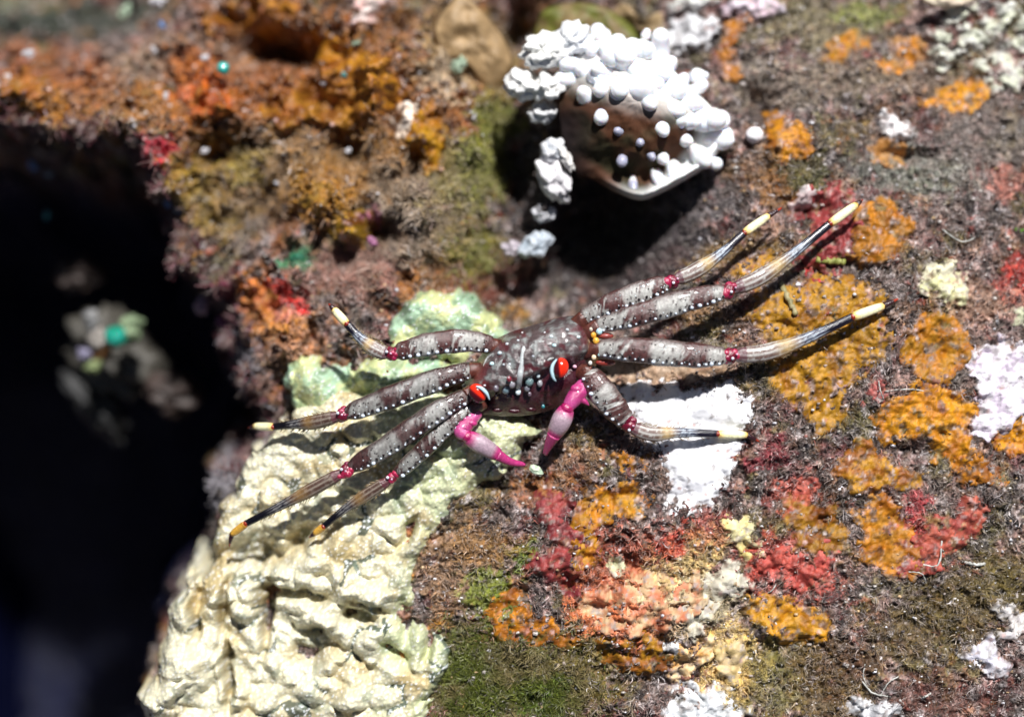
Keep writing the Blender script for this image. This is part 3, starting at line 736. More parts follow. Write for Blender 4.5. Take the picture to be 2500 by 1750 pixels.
def leg(keys_m, joint, keys_p, keys_d, tip, wid, bands, side, seed, pearl_side=1, twist=0):
    """merus keys (px,py,z), joint point, propodus keys, band end keys; half widths in units"""
    r = np.random.RandomState(seed)
    wm, wp = wid[0]*.94, wid[1]*.92
    # merus
    K = np.array([P(*k) for k in keys_m]); n = 90
    pts = cspline(K, n); t = np.linspace(0, 1, n)
    w = wm*(.55 + .55*np.sin(np.pi*np.clip(t*.86+.07, 0, 1))**.7); w = w*sstep(-.03, .03, t)**.5*mix(.78, 1, sstep(1.0, .94, t))
    sh = r.rand()*6
    def cm(tt, th):
        # mottled grey brown with two or three darker bands
        nn = fbm(tt*14+np.cos(th)*.9+seed, np.sin(th)*1.2+seed*2.1, 4, seed, .65)
        b = np.sin(tt*bands*2*np.pi + sh + .9*nn)
        a = sstep(-.15, .45, b + .5*nn)*.9 + .30*nn + .10
        c = mix(PALE, BRN*1.3, np.clip(a, 0, 1)[..., None] if np.ndim(a) else a)
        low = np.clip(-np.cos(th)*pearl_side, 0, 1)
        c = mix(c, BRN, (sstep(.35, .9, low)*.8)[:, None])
        c = c*(1+.4*fbm(tt*50+th*0, th*2.2, 2, seed+3))[:, None]
        sp = fbm(tt*60+seed, th*3, 1, seed+8) > .55
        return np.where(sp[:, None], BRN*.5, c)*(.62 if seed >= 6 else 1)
    w = w*(1.06+.035*np.sin(t*23+seed)+.02*np.sin(t*51+seed))
    tube(body, pts, w, w*.55, cm, 28)
    # pearls and dark dots along the lower edge
    T = np.gradient(pts, axis=0)
    m = int(np.linalg.norm(pts[-1]-pts[0])/.20)
    for i in range(m):
        for dark in (0, 1):
            q = (i+.5+.5*dark+r.uniform(-.16, .16))/m*.93+.03
            j = q*(n-1); j0 = int(j); p = mix(pts[j0], pts[min(j0+1, n-1)], j-j0)
            d, s, nn = basis_from(T[j0])
            ww_ = w[j0]*r.uniform(.93, 1.05)
            off = s*pearl_side
            a = .70 if not dark else .52
            pos = p + off*ww_*a*1.08 + nn*ww_*(.42 if not dark else .50)
            if dark:
                ball(body, pos, (.036, .036, .03), (.012, .004, .006), SVs, SFs)
            else:
                rr = .020+.030*r.rand()**1.3
                ball(body, pos, (rr*1.15, rr, rr), (.66, .74, .84), SV, SF)
    for i in range(int(m*2.6)):                      # finer dots across the back of the segment
        q = r.rand()*.9+.05; j0 = int(q*(n-1)); d, s, nn = basis_from(T[j0]); a = r.uniform(-.6, .75)
        pos = pts[j0] + s*a*w[j0]*pearl_side + nn*w[j0]*.55*math.sqrt(max(0, 1-a*a))
        ball(body, pos, (.020, .020, .014), (.012, .005, .006) if r.rand() < .6 else (.55, .6, .62), SVs, SFs)
    # knuckle
    J = np.array(P(*joint))
    RED = (.30, .012, .045)
    e = pts[-1]
    for kk in range(15):
        q = mix(e, J, r.uniform(-.1, 1.1)) + r.uniform(-1, 1, 3)*wm*(.34, .42, .2) ; rr = wm*r.uniform(.28, .52)
        ball(body, q, (rr, rr*r.uniform(.7, 1.2), rr*.8), np.array(RED)*r.uniform(.35, 1.5) + (0, 0, .02*r.rand()))
    ball(body, mix(e, J, .5), (wm*.7, wm*.7, wm*.5), np.array(RED)*.5)
    ball(body, J+np.array((-.03, -.07*pearl_side, wm*.62)), (.042,)*3, (.75, .8, .9), SVs, SFs)
    ball(body, J+np.array((.07, .03, wm*.60)), (.03,)*3, (.75, .45, .6), SVs, SFs)
    # propodus: pale striped, gold at its middle, going black
    K = np.array([P(*joint)] + [P(*k) for k in keys_p]); n = 34
    n = 70
    pts = cspline(K, n); t = np.linspace(0, 1, n)
    w = np.interp(t, [0, .12, .35, .42, .6, .8, 1], [.62, .95, 1.02, 1.0, .72, .55, .5])*wp
    def cp(tt, th):
        st = .5+.5*np.sin(th*9 + 1.3*math.sin(tt*5)) + .5*fbm(th*1.5, tt*26+th*0, 3, seed+6)
        g1 = mix(np.array((.16, .10, .085)), np.array((.52, .50, .47)), sstep(.3, .8, st)[:, None])
        gold = np.array((.55, .38, .15))
        c = mix(g1, gold, .7*math.exp(-((tt-.42)/.07)**2))
        blu = mix(np.array((.03, .03, .06)), np.array((.42, .48, .55)), sstep(.35, .9, st)[:, None])
        c = mix(c, blu, float(sstep(.48, .60, tt)))
        c = mix(c, np.array((.006, .004, .012)), float(sstep(.68, .80, tt)))
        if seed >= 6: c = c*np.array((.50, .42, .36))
        if tt < .10: c = mix(c, np.array((.10, .01, .03)), .7)
        return c
    tube(body, pts, w, w*.72, cp, 26)
    for i in range(46):
        j0 = r.randint(2, 62); d, s_, nn = basis_from(np.gradient(pts, axis=0)[j0]); sg = 1 if r.rand() < .5 else -1
        b0 = pts[j0] + s_*sg*w[j0]*.92; b1 = b0 + (s_*sg*.8+d*1.1+nn*r.uniform(-.3, .4))*r.uniform(.05, .11)
        tube(body, [b0, (b0+b1)/2, b1], [.010, .008, .004], [.010, .008, .004], lambda tt, th: np.tile(np.array((.30, .22, .12)), (len(th), 1)), 4)
    # pale band and dark hooked tip
    e0 = pts[-1]; B = np.array(P(*keys_d)); Tp = np.array(P(*tip))
    ball(body, e0, (w[-1]*.95,)*3, (.26, .02, .004), SV, SF)
    bp = np.array([mix(e0, B, q) for q in np.linspace(0, 1, 9)])
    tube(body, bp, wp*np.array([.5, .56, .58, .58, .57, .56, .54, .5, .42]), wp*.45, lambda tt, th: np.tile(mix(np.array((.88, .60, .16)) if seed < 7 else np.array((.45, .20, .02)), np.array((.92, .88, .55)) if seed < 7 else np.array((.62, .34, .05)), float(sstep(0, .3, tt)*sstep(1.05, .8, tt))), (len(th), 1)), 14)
    ball(body, B, (wp*.38,)*3, (.6, .36, .05), SV, SF)
    tp = cspline([B, mix(B, Tp, .55)+np.array((0, 0, .04)), Tp], 8)
    tube(body, tp, wp*np.linspace(.42, .10, 8), wp*np.linspace(.38, .10, 8), lambda tt, th: np.tile(np.array((.03, .008, .012)) if tt < .6 else np.array((.40, .04, .015)), (len(th), 1)), 10)

# right side legs, back to front
leg([(1420,775,.75),(1500,738,.95),(1580,708,.95),(1632,690,.85)], (1646,684,.8), [(1700,660,.75),(1762,618,.6),(1818,568,.45)], (1876,527,.35), (1908,508,.2), (.25, .20), 2.2, 'R', 1)
leg([(1455,795,.85),(1560,768,1.1),(1680,733,1.1),(1770,712,.95)], (1787,706,.9), [(1850,680,.85),(1930,625,.65),(2027,546,.4)], (2090,500,.3), (2106,488,.15), (.26, .21), 2.3, 'R', 2)
leg([(1460,850,.9),(1560,855,1.15),(1680,866,1.15),(1772,870,1.0)], (1790,868,.95), [(1870,860,.9),(1970,826,.75),(2082,774,.55)], (2156,747,.45), (2192,730,.3), (.29, .225), 2.3, 'R', 3)
leg([(1438,908,.85),(1462,945,1.0),(1500,995,.95),(1530,1028,.85)], (1538,1042,.8), [(1590,1058,.78),(1660,1056,.7),(1753,1059,.6)], (1822,1062,.5), (1854,1078,.35), (.30, .20), 1.7, 'R', 4)
# left side legs
leg([(1205,842,.85),(1130,832,1.05),(1040,842,1.05),(965,862,.9)], (948,866,.85), [(915,852,.85),(880,826,.8),(846,790,.75)], (815,755,.7), (803,742,.65), (.26, .20), 2.2, 'L', 5, -1)
leg([(1150,902,.85),(1060,930,1.05),(940,975,1.0),(845,1010,.85)], (829,1015,.8), [(770,1030,.6),(715,1036,.3),(668,1042,0.0)], (622,1040,-.3), (606,1045,-.5), (.26, .19), 2.3, 'L', 6, -1)
leg([(1140,965,.9),(1060,1010,1.1),(950,1085,1.05),(855,1142,.9)], (838,1152,.85), [(770,1190,.72),(690,1232,.5),(600,1278,.25)], (566,1304,.1), (560,1334,-.05), (.25, .18), 2.4, 'L', 7, -1)
leg([(1150,995,.8),(1095,1038,.95),(1020,1110,.9),(965,1160,.75)], (950,1172,.7), [(900,1204,.58),(840,1244,.4),(790,1285,.25)], (768,1302,.15), (755,1312,.05), (.20, .17), 2.4, 'L', 8, -1)

# carapace
def ipoly(pp, n):
    pp = np.array(pp, float); Q = np.concatenate([pp[-2:], pp, pp[:3]])
    return cspline(Q, (len(Q)-1)*n+1)[2*n:2*n+len(pp)*n]
OUTL = [(1218,824),(1300,794),(1400,771),(1446,800),(1462,850),(1452,900),(1425,940),(1380,985),(1310,1010),(1225,1016),(1160,1004),(1128,968),(1138,925),(1172,870)]
ol = ipoly(OUTL, 12)
ctr = np.array((1298, 880.0))
nr = 70
V = []; C = []
fa, fb = np.array((1150, 985.)), np.array((1400, 880.))       # frontal margin line
fd = (fb-fa)/np.linalg.norm(fb-fa); fn = np.array((fd[1], -fd[0]))  # towards the back (up)
for j in range(nr):
    r_ = (j/(nr-1))
    q = ctr + (ol-ctr)*r_
    sdl = (q-fa) @ fn                           # px behind (+) or in front (-) of the frontal margin
    dome = (1-r_**2.6)
    zz = .45 + .62*dome + .30*sstep(-6, 12, sdl)*sstep(1.02, .8, r_)
    x_ = q[:, 0]/100; y_ = q[:, 1]/100
    zz = zz + .028*fbm(x_*4.2, y_*4.2, 3, 301)*dome + .05*ridged(x_*2.0, y_*2.0, 1, 305)*dome
    along = (q-fa) @ fd
    orbit = np.exp(-((along-35)/24)**2 - ((sdl+2)/22)**2) + np.exp(-((along-235)/24)**2-((sdl+2)/22)**2)
    zz = zz - .22*orbit
    n = fbm(x_*5, y_*5, 4, 311, .6); n2 = fbm(x_*2.4, y_*2.4, 3, 317)
    c = mix(np.array((.085, .06, .062)), np.array((.22, .235, .23)), sstep(-.1, .7, n)[:, None])
    c = mix(c, np.array((.09, .014, .02)), (sstep(.15, .5, n2)*.85)[:, None])
    fr = sstep(14, -8, sdl)
    c = mix(c, MAR*.9+np.clip(n, 0, 1)[:, None]*.03, (fr*.95)[:, None])
    rt = sstep(1428, 1450, q[:, 0])*sstep(.8, .95, r_)*sstep(920, 880, q[:, 1])
    c = mix(c, np.array((.75, .33, .03)), rt[:, None])
    mr_ = sstep(1200, 1165, q[:, 0])*sstep(.6, .95, r_)
    c = mix(c, np.array((.20, .05, .03)), (mr_*.7)[:, None])
    w_ = np.array([P(a, b, z) for (a, b), z in zip(q, zz)])
    V.append(w_); C.append(c)
# underside
for j in range(1, 7):
    r_ = 1-j/6
    q = ctr + (ol-ctr)*(r_*.9+.1*(j == 0))
    V.append(np.array([P(a, b, .45-.55*math.sqrt(1-r_*r_)) for a, b in q])); C.append(np.tile(MAR*.6, (len(q), 1)))
n_ = len(ol); V = np.concatenate(V); C = np.concatenate(C); F = []
rows = len(V)//n_
for j in range(rows-1):
    for k in range(n_):
        a = j*n_+k; b = j*n_+(k+1) % n_
        F.append((a, a+n_, b+n_, b))
body.add(V, F, C)
def topz(px, py):
    q = np.array((px, py)); best = None
    d = q-ctr; ang = np.arctan2(ol[:, 1]-ctr[1], ol[:, 0]-ctr[0]); a = math.atan2(d[1], d[0])
    k = np.argmin(np.abs(np.angle(np.exp(1j*(ang-a)))))
    r_ = min(1, np.linalg.norm(d)/np.linalg.norm(ol[k]-ctr))
    sdl = (q-fa) @ fn
    return float(.45+.62*(1-r_**2.6)+.30*sstep(-6, 12, sdl)*sstep(1.02, .8, r_))
# pale streak down the middle of the back
sk = np.array([P(a, b, topz(a, b)+.01) for a, b in ((1279,846),(1275,870),(1272,900),(1268,925),(1264,955))])
tube(body, cspline(sk, 20), .062*np.array([.4]+[.85]*8+[1.15]*8+[1.2, .9, .5]), .05, lambda tt, th: np.tile(np.array((.50, .53, .54))*(1+.15*math.sin(tt*30)), (len(th), 1)), 10)
ball(body, P(1265, 957, topz(1265, 957)+.08), (.07, .085, .07), (.70, .82, .86))
# spines, beads and teeth on the carapace
for a, b, r, c in [(1461,808,.085,(.50,.78,.86)),(1462,862,.08,(.50,.82,.84)),(1447,862,.05,(.85,.8,.7)),(1455,792,.05,(.7,.55,.6)),(1353,843,.055,(.6,.9,.95)),(1346,822,.05,(.65,.75,.8)),(1412,823,.05,(.65,.85,.88)),
                   (1238,840,.045,(.7,.75,.8)),(1265,831,.035,(.7,.75,.8)),(1303,869,.045,(.7,.75,.85)),(1220,862,.06,(.5,.6,.65)),(1201,888,.06,(.6,.85,.9)),(1230,890,.035,(.6,.65,.7)),(1244,889,.035,(.6,.65,.7)),
                   (1330,812,.03,(.7,.7,.75)),(1385,805,.045,(.6,.65,.68)),(1432,868,.06,(.8,.75,.6)),(1190,832,.05,(.65,.75,.85)),(1160,850,.035,(.6,.65,.7)),(1275,812,.03,(.6,.6,.6)),(1142,888,.06,(.8,.75,.78)),(1158,902,.045,(.7,.7,.75)),
                   (1133,941,.055,(.75,.72,.72)),(1138,957,.05,(.8,.7,.72)),(1403,895,.055,(.75,.45,.55)),(1432,903,.05,(.6,.7,.7)),(1449,898,.055,(.6,.75,.72)),(1183,941,.035,(.6,.6,.65)),(1155,828,.04,(.7,.75,.8))]:
    ball(body, P(a, b, topz(a, b)+r*.3), (r, r*.85, r), c)
for a, b, r, c in [(1235,950,.10,(.16,.24,.28)),(1211,948,.07,(.14,.12,.15)),(1250,938,.08,(.3,.28,.32)),(1292,930,.11,(.16,.25,.26)),(1287,948,.07,(.2,.2,.24)),(1314,917,.05,(.6,.72,.75)),(1318,936,.07,(.3,.3,.33)),(1243,925,.06,(.25,.02,.04)),(1212,968,.06,(.12,.08,.05)),(1326,992,.045,(.02,.20,.24)),
                   (1240,966,.05,(.12,.10,.12)),(1293,962,.05,(.14,.10,.13))]:
    ball(body, P(a, b, topz(a, b)+.07), (r, r*1.25, r), c)
    ball(body, P(a-1, b-r*55, topz(a, b)+.07+r*.85), (r*.3,)*3, (.7, .78, .82), SVs, SFs)
# mouthparts tucked under the front
for a, b in ((1215,1000),(1255,1003),(1295,998),(1335,985)):
    ball(body, P(a, b, .5), (.18, .10, .14), MAR*.8)
# coxae: where the legs leave the body
for a, b in ((1425,800),(1440,830),(1440,862),(1420,905),(1200,850),(1165,900),(1150,955),(1160,990)):
    ball(body, P(a, b, .52), (.22, .18, .2), (.10, .02, .018))
ball(body, P(1465,845,.85), (.10, .07, .1), (.5, .2, .22))
ball(body, P(1478,820,.85), (.20, .08, .1), (.30, .05, .04)); ball(body, P(1478,885,.8), (.25, .09, .1), (.30, .04, .03))

# short red brown segments joining legs and body, and the pale relief lines of the shell
def seg(a, b, r0, r1, col):
    K = cspline([P(*a), [ (p+q)/2 for p, q in zip(P(*a), P(*b))], P(*b)], 10)
    K[:, 2] += .05*np.sin(np.linspace(0, np.pi, 10))
    tube(body, K, np.linspace(r0, r1, 10), np.linspace(r0*.85, r1, 10)*.7, lambda tt, th: np.array(col)*.6*(1+.5*fbm(tt*6+th*0, th*1.5, 3, a[0]*.01))[:, None], 14)
for a, b in (((1400,800,.6),(1428,774,.75)), ((1415,825,.65),(1462,796,.85)), ((1420,860,.65),(1470,851,.9)), ((1410,905,.65),(1442,912,.85)), ((1225,850,.65),(1200,844,.85)), ((1180,905,.65),(1145,904,.85)), ((1165,950,.65),(1138,966,.9)), ((1180,980,.55),(1148,997,.8))):
    seg(a, b, .20, .19, (.17, .05, .035))
def line(pp, r, col):
    K = cspline([P(a, b, topz(a, b)-r*.2) for a, b in pp], 16)
    tube(body, K, r*np.sin(np.pi*np.linspace(.1, .9, 16)), r*.7, lambda tt, th: np.array(col)*(1+.5*fbm(tt*7+th*0, th, 3, pp[0][0]*.1))[:, None], 8)
for pp, r in (([(1338,852),(1332,870),(1330,890)],.05), ([(1316,900),(1322,885),(1338,878),(1352,874)],.04), ([(1198,935),(1210,922),(1226,918),(1240,924)],.035), ([(1212,905),(1222,885),(1240,872)],.04),
              ([(1290,850),(1310,838),(1335,832)],.04), ([(1390,838),(1408,850),(1418,868)],.045), ([(1370,820),(1395,815),(1420,822)],.04), ([(1250,850),(1240,862),(1236,876)],.035), ([(1300,905),(1296,920),(1294,934)],.04), ([(1252,905),(1250,922),(1246,934)],.035), ([(1205,862),(1190,876),(1180,895)],.04)):
    line(pp, r, (.34, .345, .34))

for a, b, r, c in ((1449,818,.07,(.75,.36,.03)),(1455,832,.08,(.80,.42,.05)),(1457,848,.06,(.78,.5,.15)),(1450,872,.06,(.8,.62,.4)),(1441,886,.05,(.7,.66,.6)),(1443,804,.05,(.6,.5,.4)),(1466,836,.05,(.45,.12,.06)),(1463,808,.085,(.50,.78,.86)),(1464,862,.08,(.50,.82,.84))):
    ball(body, P(a, b, .93), (r, r*1.15, r*.8), c)
# claws (part of the animal's one body)
MG = np.array((.44, .035, .17)); MGd = np.array((.28, .008, .08)); GP = np.array((.42, .30, .36))
def claw(arm, palm, finger, wa, wpalm):
    K = cspline([P(*k) for k in arm], 18); t = np.linspace(0, 1, 18)
    tube(body, K, wa*(.75+.35*np.sin(np.pi*t)), wa*(.7+.3*np.sin(np.pi*t)), lambda tt, th: mix(MG*.9, np.array((.62, .10, .32)), .35+.35*math.sin(tt*9))*np.ones((len(th), 1)), 16)
    K2 = cspline([P(*k) for k in palm], 24); t = np.linspace(0, 1, 24)
    tube(body, K2, wpalm*(.62+.42*np.sin(np.pi*np.clip(t*.8+.12, 0, 1))), wpalm*.8*(.62+.42*np.sin(np.pi*t)),
         lambda tt, th: mix(mix(MG, GP, float(sstep(.08, .35, tt))), MG, float(sstep(.74, .92, tt)))*np.ones((len(th), 1)), 18)
    for off, sc in ((.028, 1), (-.028, .9)):     # two closed fingers
        K3 = cspline([P(a+off*60, b+off*60, z) for a, b, z in finger], 16); t = np.linspace(0, 1, 16)
        tube(body, K3, wpalm*sc*(.68-.50*t), wpalm*sc*(.62-.46*t), lambda tt, th: mix(MG, MG*1.15, tt)*np.ones((len(th), 1)), 14)
    J = np.array(P(*palm[0]))
    ball(body, J, (wpalm*.72,)*3, MGd*1.3)
claw([(1168,1005,.7),(1142,1032,.85),(1126,1052,.95),(1140,1064,.98)], [(1142,1066,.98),(1172,1084,.98),(1216,1110,.85)], [(1212,1108,.86),(1245,1126,.72),(1280,1133,.55)], .18, .215)
ball(body, P(1150,1032,.92), (.16, .09, .11), MG*1.1, rot=rotm(0, 0, -.2))
claw([(1425,935,.7),(1418,950,.85),(1402,972,.95),(1386,994,.98)], [(1384,998,.98),(1370,1028,.98),(1352,1062,.85)], [(1352,1060,.86),(1340,1084,.70),(1330,1108,.52)], .195, .24)
tube(body, cspline([P(1415,972,.95), P(1430,982,.95), P(1438,990,.93)], 8), np.linspace(.11, .015, 8), np.linspace(.10, .015, 8), lambda tt, th: np.tile(MG, (len(th), 1)), 10)
ball(body, P(1408,950,.98), (.16, .13, .12), MG*1.1)

crab = empty("rock_crab", P(1290, 890, 0))
tag(crab, "dark flat crab with red eyes, magenta claws and striped legs spread over the reef", "crab")
body.build("body", M_shell, crab)

def eye(px, py, z, crescent, tilt):
    s = Soup()
    c = np.array(P(px, py, z))
    R = rotm(0, 0, tilt)
    Vv = SVb*np.array((.195, .245, .17))
    red = np.array((.80, .028, .008))*(1 + .25*fbm(SVb[:, 0]*6, SVb[:, 1]*6+SVb[:, 2]*4, 3, 77))[:, None]; dk = np.array((.07, .005, .01))
    side = 1 if crescent[0][0] > px else -1
    tt = sstep(-.05, .25, SVb[:, 0]*side*.85 - SVb[:, 1]*.35)
    s.add(Vv @ R.T + c, SFb, mix(red, dk, tt[:, None]))
    e = s.build("eye", M_eye, crab)
    s2 = Soup()
    K = cspline([P(*k) for k in crescent], 22)
    tube(s2, K, .035*np.sin(np.pi*np.linspace(.08, .94, 22))+.008, .03, lambda q, th: np.tile(np.array((.55, .78, .88)), (len(th), 1)), 10)
    o = s2.build("eye_stripe", M_eye, crab)
    o.parent = e
eye(1368, 898, 1.29, [(1359,877,1.50),(1350,890,1.52),(1347,905,1.50),(1351,922,1.44),(1357,930,1.36)], -.25)
eye(1166, 960, 1.20, [(1163,943,1.37),(1176,948,1.40),(1188,960,1.37),(1195,975,1.28)], .55)

# ------------------------------------------------------------------ the white anemone
an = empty("white_anemone", P(1560, 300, -1.2))
tag(an, "white anemone with swollen bubble tips around a brown middle at the upper centre", "anemone")
AO = [(1364,243),(1385,160),(1440,100),(1520,95),(1600,120),(1660,190),(1715,240),(1762,295),(1765,350),(1722,408),(1655,450),(1590,482),(1555,488),(1500,468),(1450,440),(1395,410),(1370,330)]
ao = ipoly(AO, 10); actr = np.array((1560, 250.))
V = []; C = []; nr = 40
for j in range(nr):
    r_ = j/(nr-1)
    q = actr + (ao-actr)*r_
    zz = -1.0 + 1.15*(1-r_**1.7)
    low = sstep(300, 420, q[:, 1] + .25*(q[:, 0]-1560))
    lip = np.exp(-((r_-.94)/.045)**2)
    lipw = sstep(1440, 1560, q[:, 0])*sstep(300, 380, q[:, 1])
    zz = zz + (.42*lip*lipw) - .35*np.exp(-((r_-.72)/.14)**2)*low
    zz = zz + .07*fbm(q[:, 0]/38, q[:, 1]/38, 3, 401)
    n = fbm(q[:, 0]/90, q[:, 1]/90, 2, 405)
    c = mix(np.array((.085, .035, .018)), np.array((.04, .034, .017)), sstep(-.3, .4, n)[:, None])  # dark brown middle, partly its own tone, partly painted shade
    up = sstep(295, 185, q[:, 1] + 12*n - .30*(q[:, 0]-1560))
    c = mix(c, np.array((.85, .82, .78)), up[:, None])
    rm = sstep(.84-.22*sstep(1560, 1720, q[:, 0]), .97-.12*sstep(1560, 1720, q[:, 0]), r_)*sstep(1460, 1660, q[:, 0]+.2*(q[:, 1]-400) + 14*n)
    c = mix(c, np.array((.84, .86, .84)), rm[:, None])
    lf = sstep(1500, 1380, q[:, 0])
    c = mix(c, np.array((.018, .012, .012)), (lf*sstep(220, 300, q[:, 1]))[:, None])  # lower left nearly black, shade put into the body colour
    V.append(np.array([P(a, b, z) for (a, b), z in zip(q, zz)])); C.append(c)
for k_, (sc, z) in enumerate(((.97, -1.15), (.86, -1.35), (.70, -1.9), (.6, -2.6), (.6, -3.6))):
    q = actr + (ao-actr)*sc
    V.append(np.array([P(a, b, z) for a, b in q])); C.append(np.tile(np.array((.10, .06, .06)), (len(q), 1)))
V = np.concatenate(V); C = np.concatenate(C); n_ = len(ao); F = []
for j in range(len(V)//n_-1):
    for k in range(n_):
        a = j*n_+k; b = j*n_+(k+1) % n_
        F.append((a, a+n_, b+n_, b))
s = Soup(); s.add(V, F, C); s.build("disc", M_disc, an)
def az(px, py):
    d = np.array((px, py))-actr; ang = np.arctan2(ao[:, 1]-actr[1], ao[:, 0]-actr[0]); a = math.atan2(d[1], d[0])
    k = np.argmin(np.abs(np.angle(np.exp(1j*(ang-a)))))
    r_ = min(1, np.linalg.norm(d)/np.linalg.norm(ao[k]-actr))
    return -1.0 + 1.15*(1-r_**1.7)
TEN = [(1476,92,25),(1503,112,24),(1556,125,27),(1585,140,24),(1614,130,29),(1636,160,22),(1663,195,23),(1440,118,22),(1388,205,30),(1418,180,24),(1463,228,27),(1463,288,25),(1560,215,34),(1602,190,33),(1590,258,24),(1495,150,34),
       (1535,165,36),(1640,228,34),(1688,258,30),(1722,300,30),(1748,290,25),(1612,318,22),(1667,298,19),(1681,344,18),(1618,395,17),(1515,386,16),(1588,382,12),(1550,455,14),(1600,440,18),(1645,425,22),(1700,375,28),(1742,345,27),
       (1728,392,20),(1430,225,26),(1520,215,28),(1505,318,15),(1760,320,22),(1650,265,26),(1468,178,28),(1575,90,14),(1690,215,20),(1560,350,14)]
random.seed(4)
for i_ in range(34):
    a_ = random.uniform(1400, 1740); b_ = random.uniform(120, 290) + .35*(a_-1560)*(a_ > 1560)
    if np.hypot(a_-1560, (b_-260)*1.15) < 195 and b_ < 245+.45*(a_-1560): TEN.append((a_, b_, random.uniform(14, 26)))
for a, b, r in TEN:
    s = Soup(); r *= .0088
    zb = az(a, b) - .05
    d = np.array(((a-1560)/230+random.uniform(-.35, .35), -(b-270)/230+random.uniform(-.45, .25), .62)); d /= np.linalg.norm(d)
    L = r*random.uniform(2.6, 4.2)
    base = np.array(P(a, b, zb))-d*L*(.62 if b > 170 and a < 1690 else .38)
    t = np.linspace(0, 1, 16)
    pts = base + np.outer(t*L, d)
    prof = np.where(t < .35, .62+.3*sstep(0, .35, t), np.sqrt(np.clip(1-((t-.58)/.425)**2, 0.0, 1)))*r
    prof = np.maximum(prof, .02*r)*(1+.10*np.sin(t*9+a)) ; pts = pts + np.outer(np.sin(t*2.5)*r*.5, (random.uniform(-1, 1), random.uniform(-1, 1), 0))
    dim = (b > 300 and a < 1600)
    ctip = np.array((.86, .88, .94)) if not dim else np.array((.38, .39, .50))  # tips on the lower left get a dimmer colour, painted as shade
    tube(s, pts, prof, prof, lambda tt, th: np.tile(mix(np.array((.78, .74, .72)), ctip, float(sstep(.15, .5, tt))), (len(th), 1)), 16)
    o = s.build("tentacle", M_tent, an)

# lumpy chunks (real rounded solids)
def chunk(name, label, cat, group, px, py, z, r, col, col2, seed, squash=(1, 1, 1), rough=.35, mat=None, rot=0):
    Vv = SVb.copy()
    n = fbm(Vv[:, 0]*1.6+seed, Vv[:, 1]*1.6+Vv[:, 2]*1.3, 4, seed, .55)
    f1, f2, idn = worley(Vv[:, 0]*1.7+Vv[:, 2], Vv[:, 1]*1.7-Vv[:, 2]*.7, seed+1)
    rr = 1 + rough*n + rough*.5*(f2-f1-.2)
    Vv = Vv*rr[:, None]*np.array(squash)*r/100
    Vv = Vv @ rotm(0, 0, rot).T
    loc = P(px, py, z)
    c = mix(np.array(col), np.array(col2), sstep(-.3, .4, n)[:, None])
    o = link_mesh(name, Vv, SFb, mat or M_white, None, c)
    o.location = loc
    tag(o, label, cat, group)
    return o
CH = [
 ("white rough chunk on the anemone's upper left", 1325,125,-0.70,42,(.80,.80,.76),(.9,.9,.88)),
 ("white chunk behind the anemone's top left bubbles", 1395,95,-0.80,36,(.78,.80,.84),(.88,.9,.92)),
 ("white chunk at the far left of the anemone", 1275,208,-0.90,34,(.78,.77,.74),(.88,.88,.86)),
 ("white chunk between the far left chunk and the anemone bubbles", 1335,212,-0.80,30,(.78,.77,.74),(.88,.88,.86)),
 ("grey chunk hanging under the anemone's left side", 1325,272,-1.20,26,(.5,.5,.5),(.75,.75,.76)),
 ("white grey pebble crumb highest below the anemone's left edge", 1348,368,-1.0,26,(.45,.48,.52),(.7,.7,.72)),
 ("slender pale shell piece left of the dark hollow", 1380,385,-.9,20,(.6,.58,.56),(.75,.73,.7)),
 ("large pale grey chunk left of the dark hollow", 1352,440,-1.1,36,(.6,.58,.6),(.82,.8,.82)),
 ("round grey pebble left of the dark hollow", 1328,520,-1.5,20,(.5,.5,.52),(.62,.62,.66)),
 ("blue grey angular chunk at the lower left of the dark hollow", 1308,598,-1.6,30,(.36,.42,.48),(.55,.6,.66)),
 ("faint lilac pebble left of the blue grey angular chunk", 1250,608,-1.8,18,(.34,.30,.34),(.45,.4,.44)),
]
for i, (lab, a, b, z, r, c1, c2) in enumerate(CH):
    sq = (1, .85, .8) if i not in (6, 7, 9) else [(.5, 1.3, .7), (.75, 1.2, .8), (1.1, .7, .7)][(6, 7, 9).index(i)]
    chunk("pale_chunk", lab, "chunk", "pale chunks around the anemone", a, b, z, r*1.3, c1, c2, 500+i*3.3, sq, .34, rot=[0, 0, 0, 0, 0, .3, .5, .5, 0, .6, 0][i])

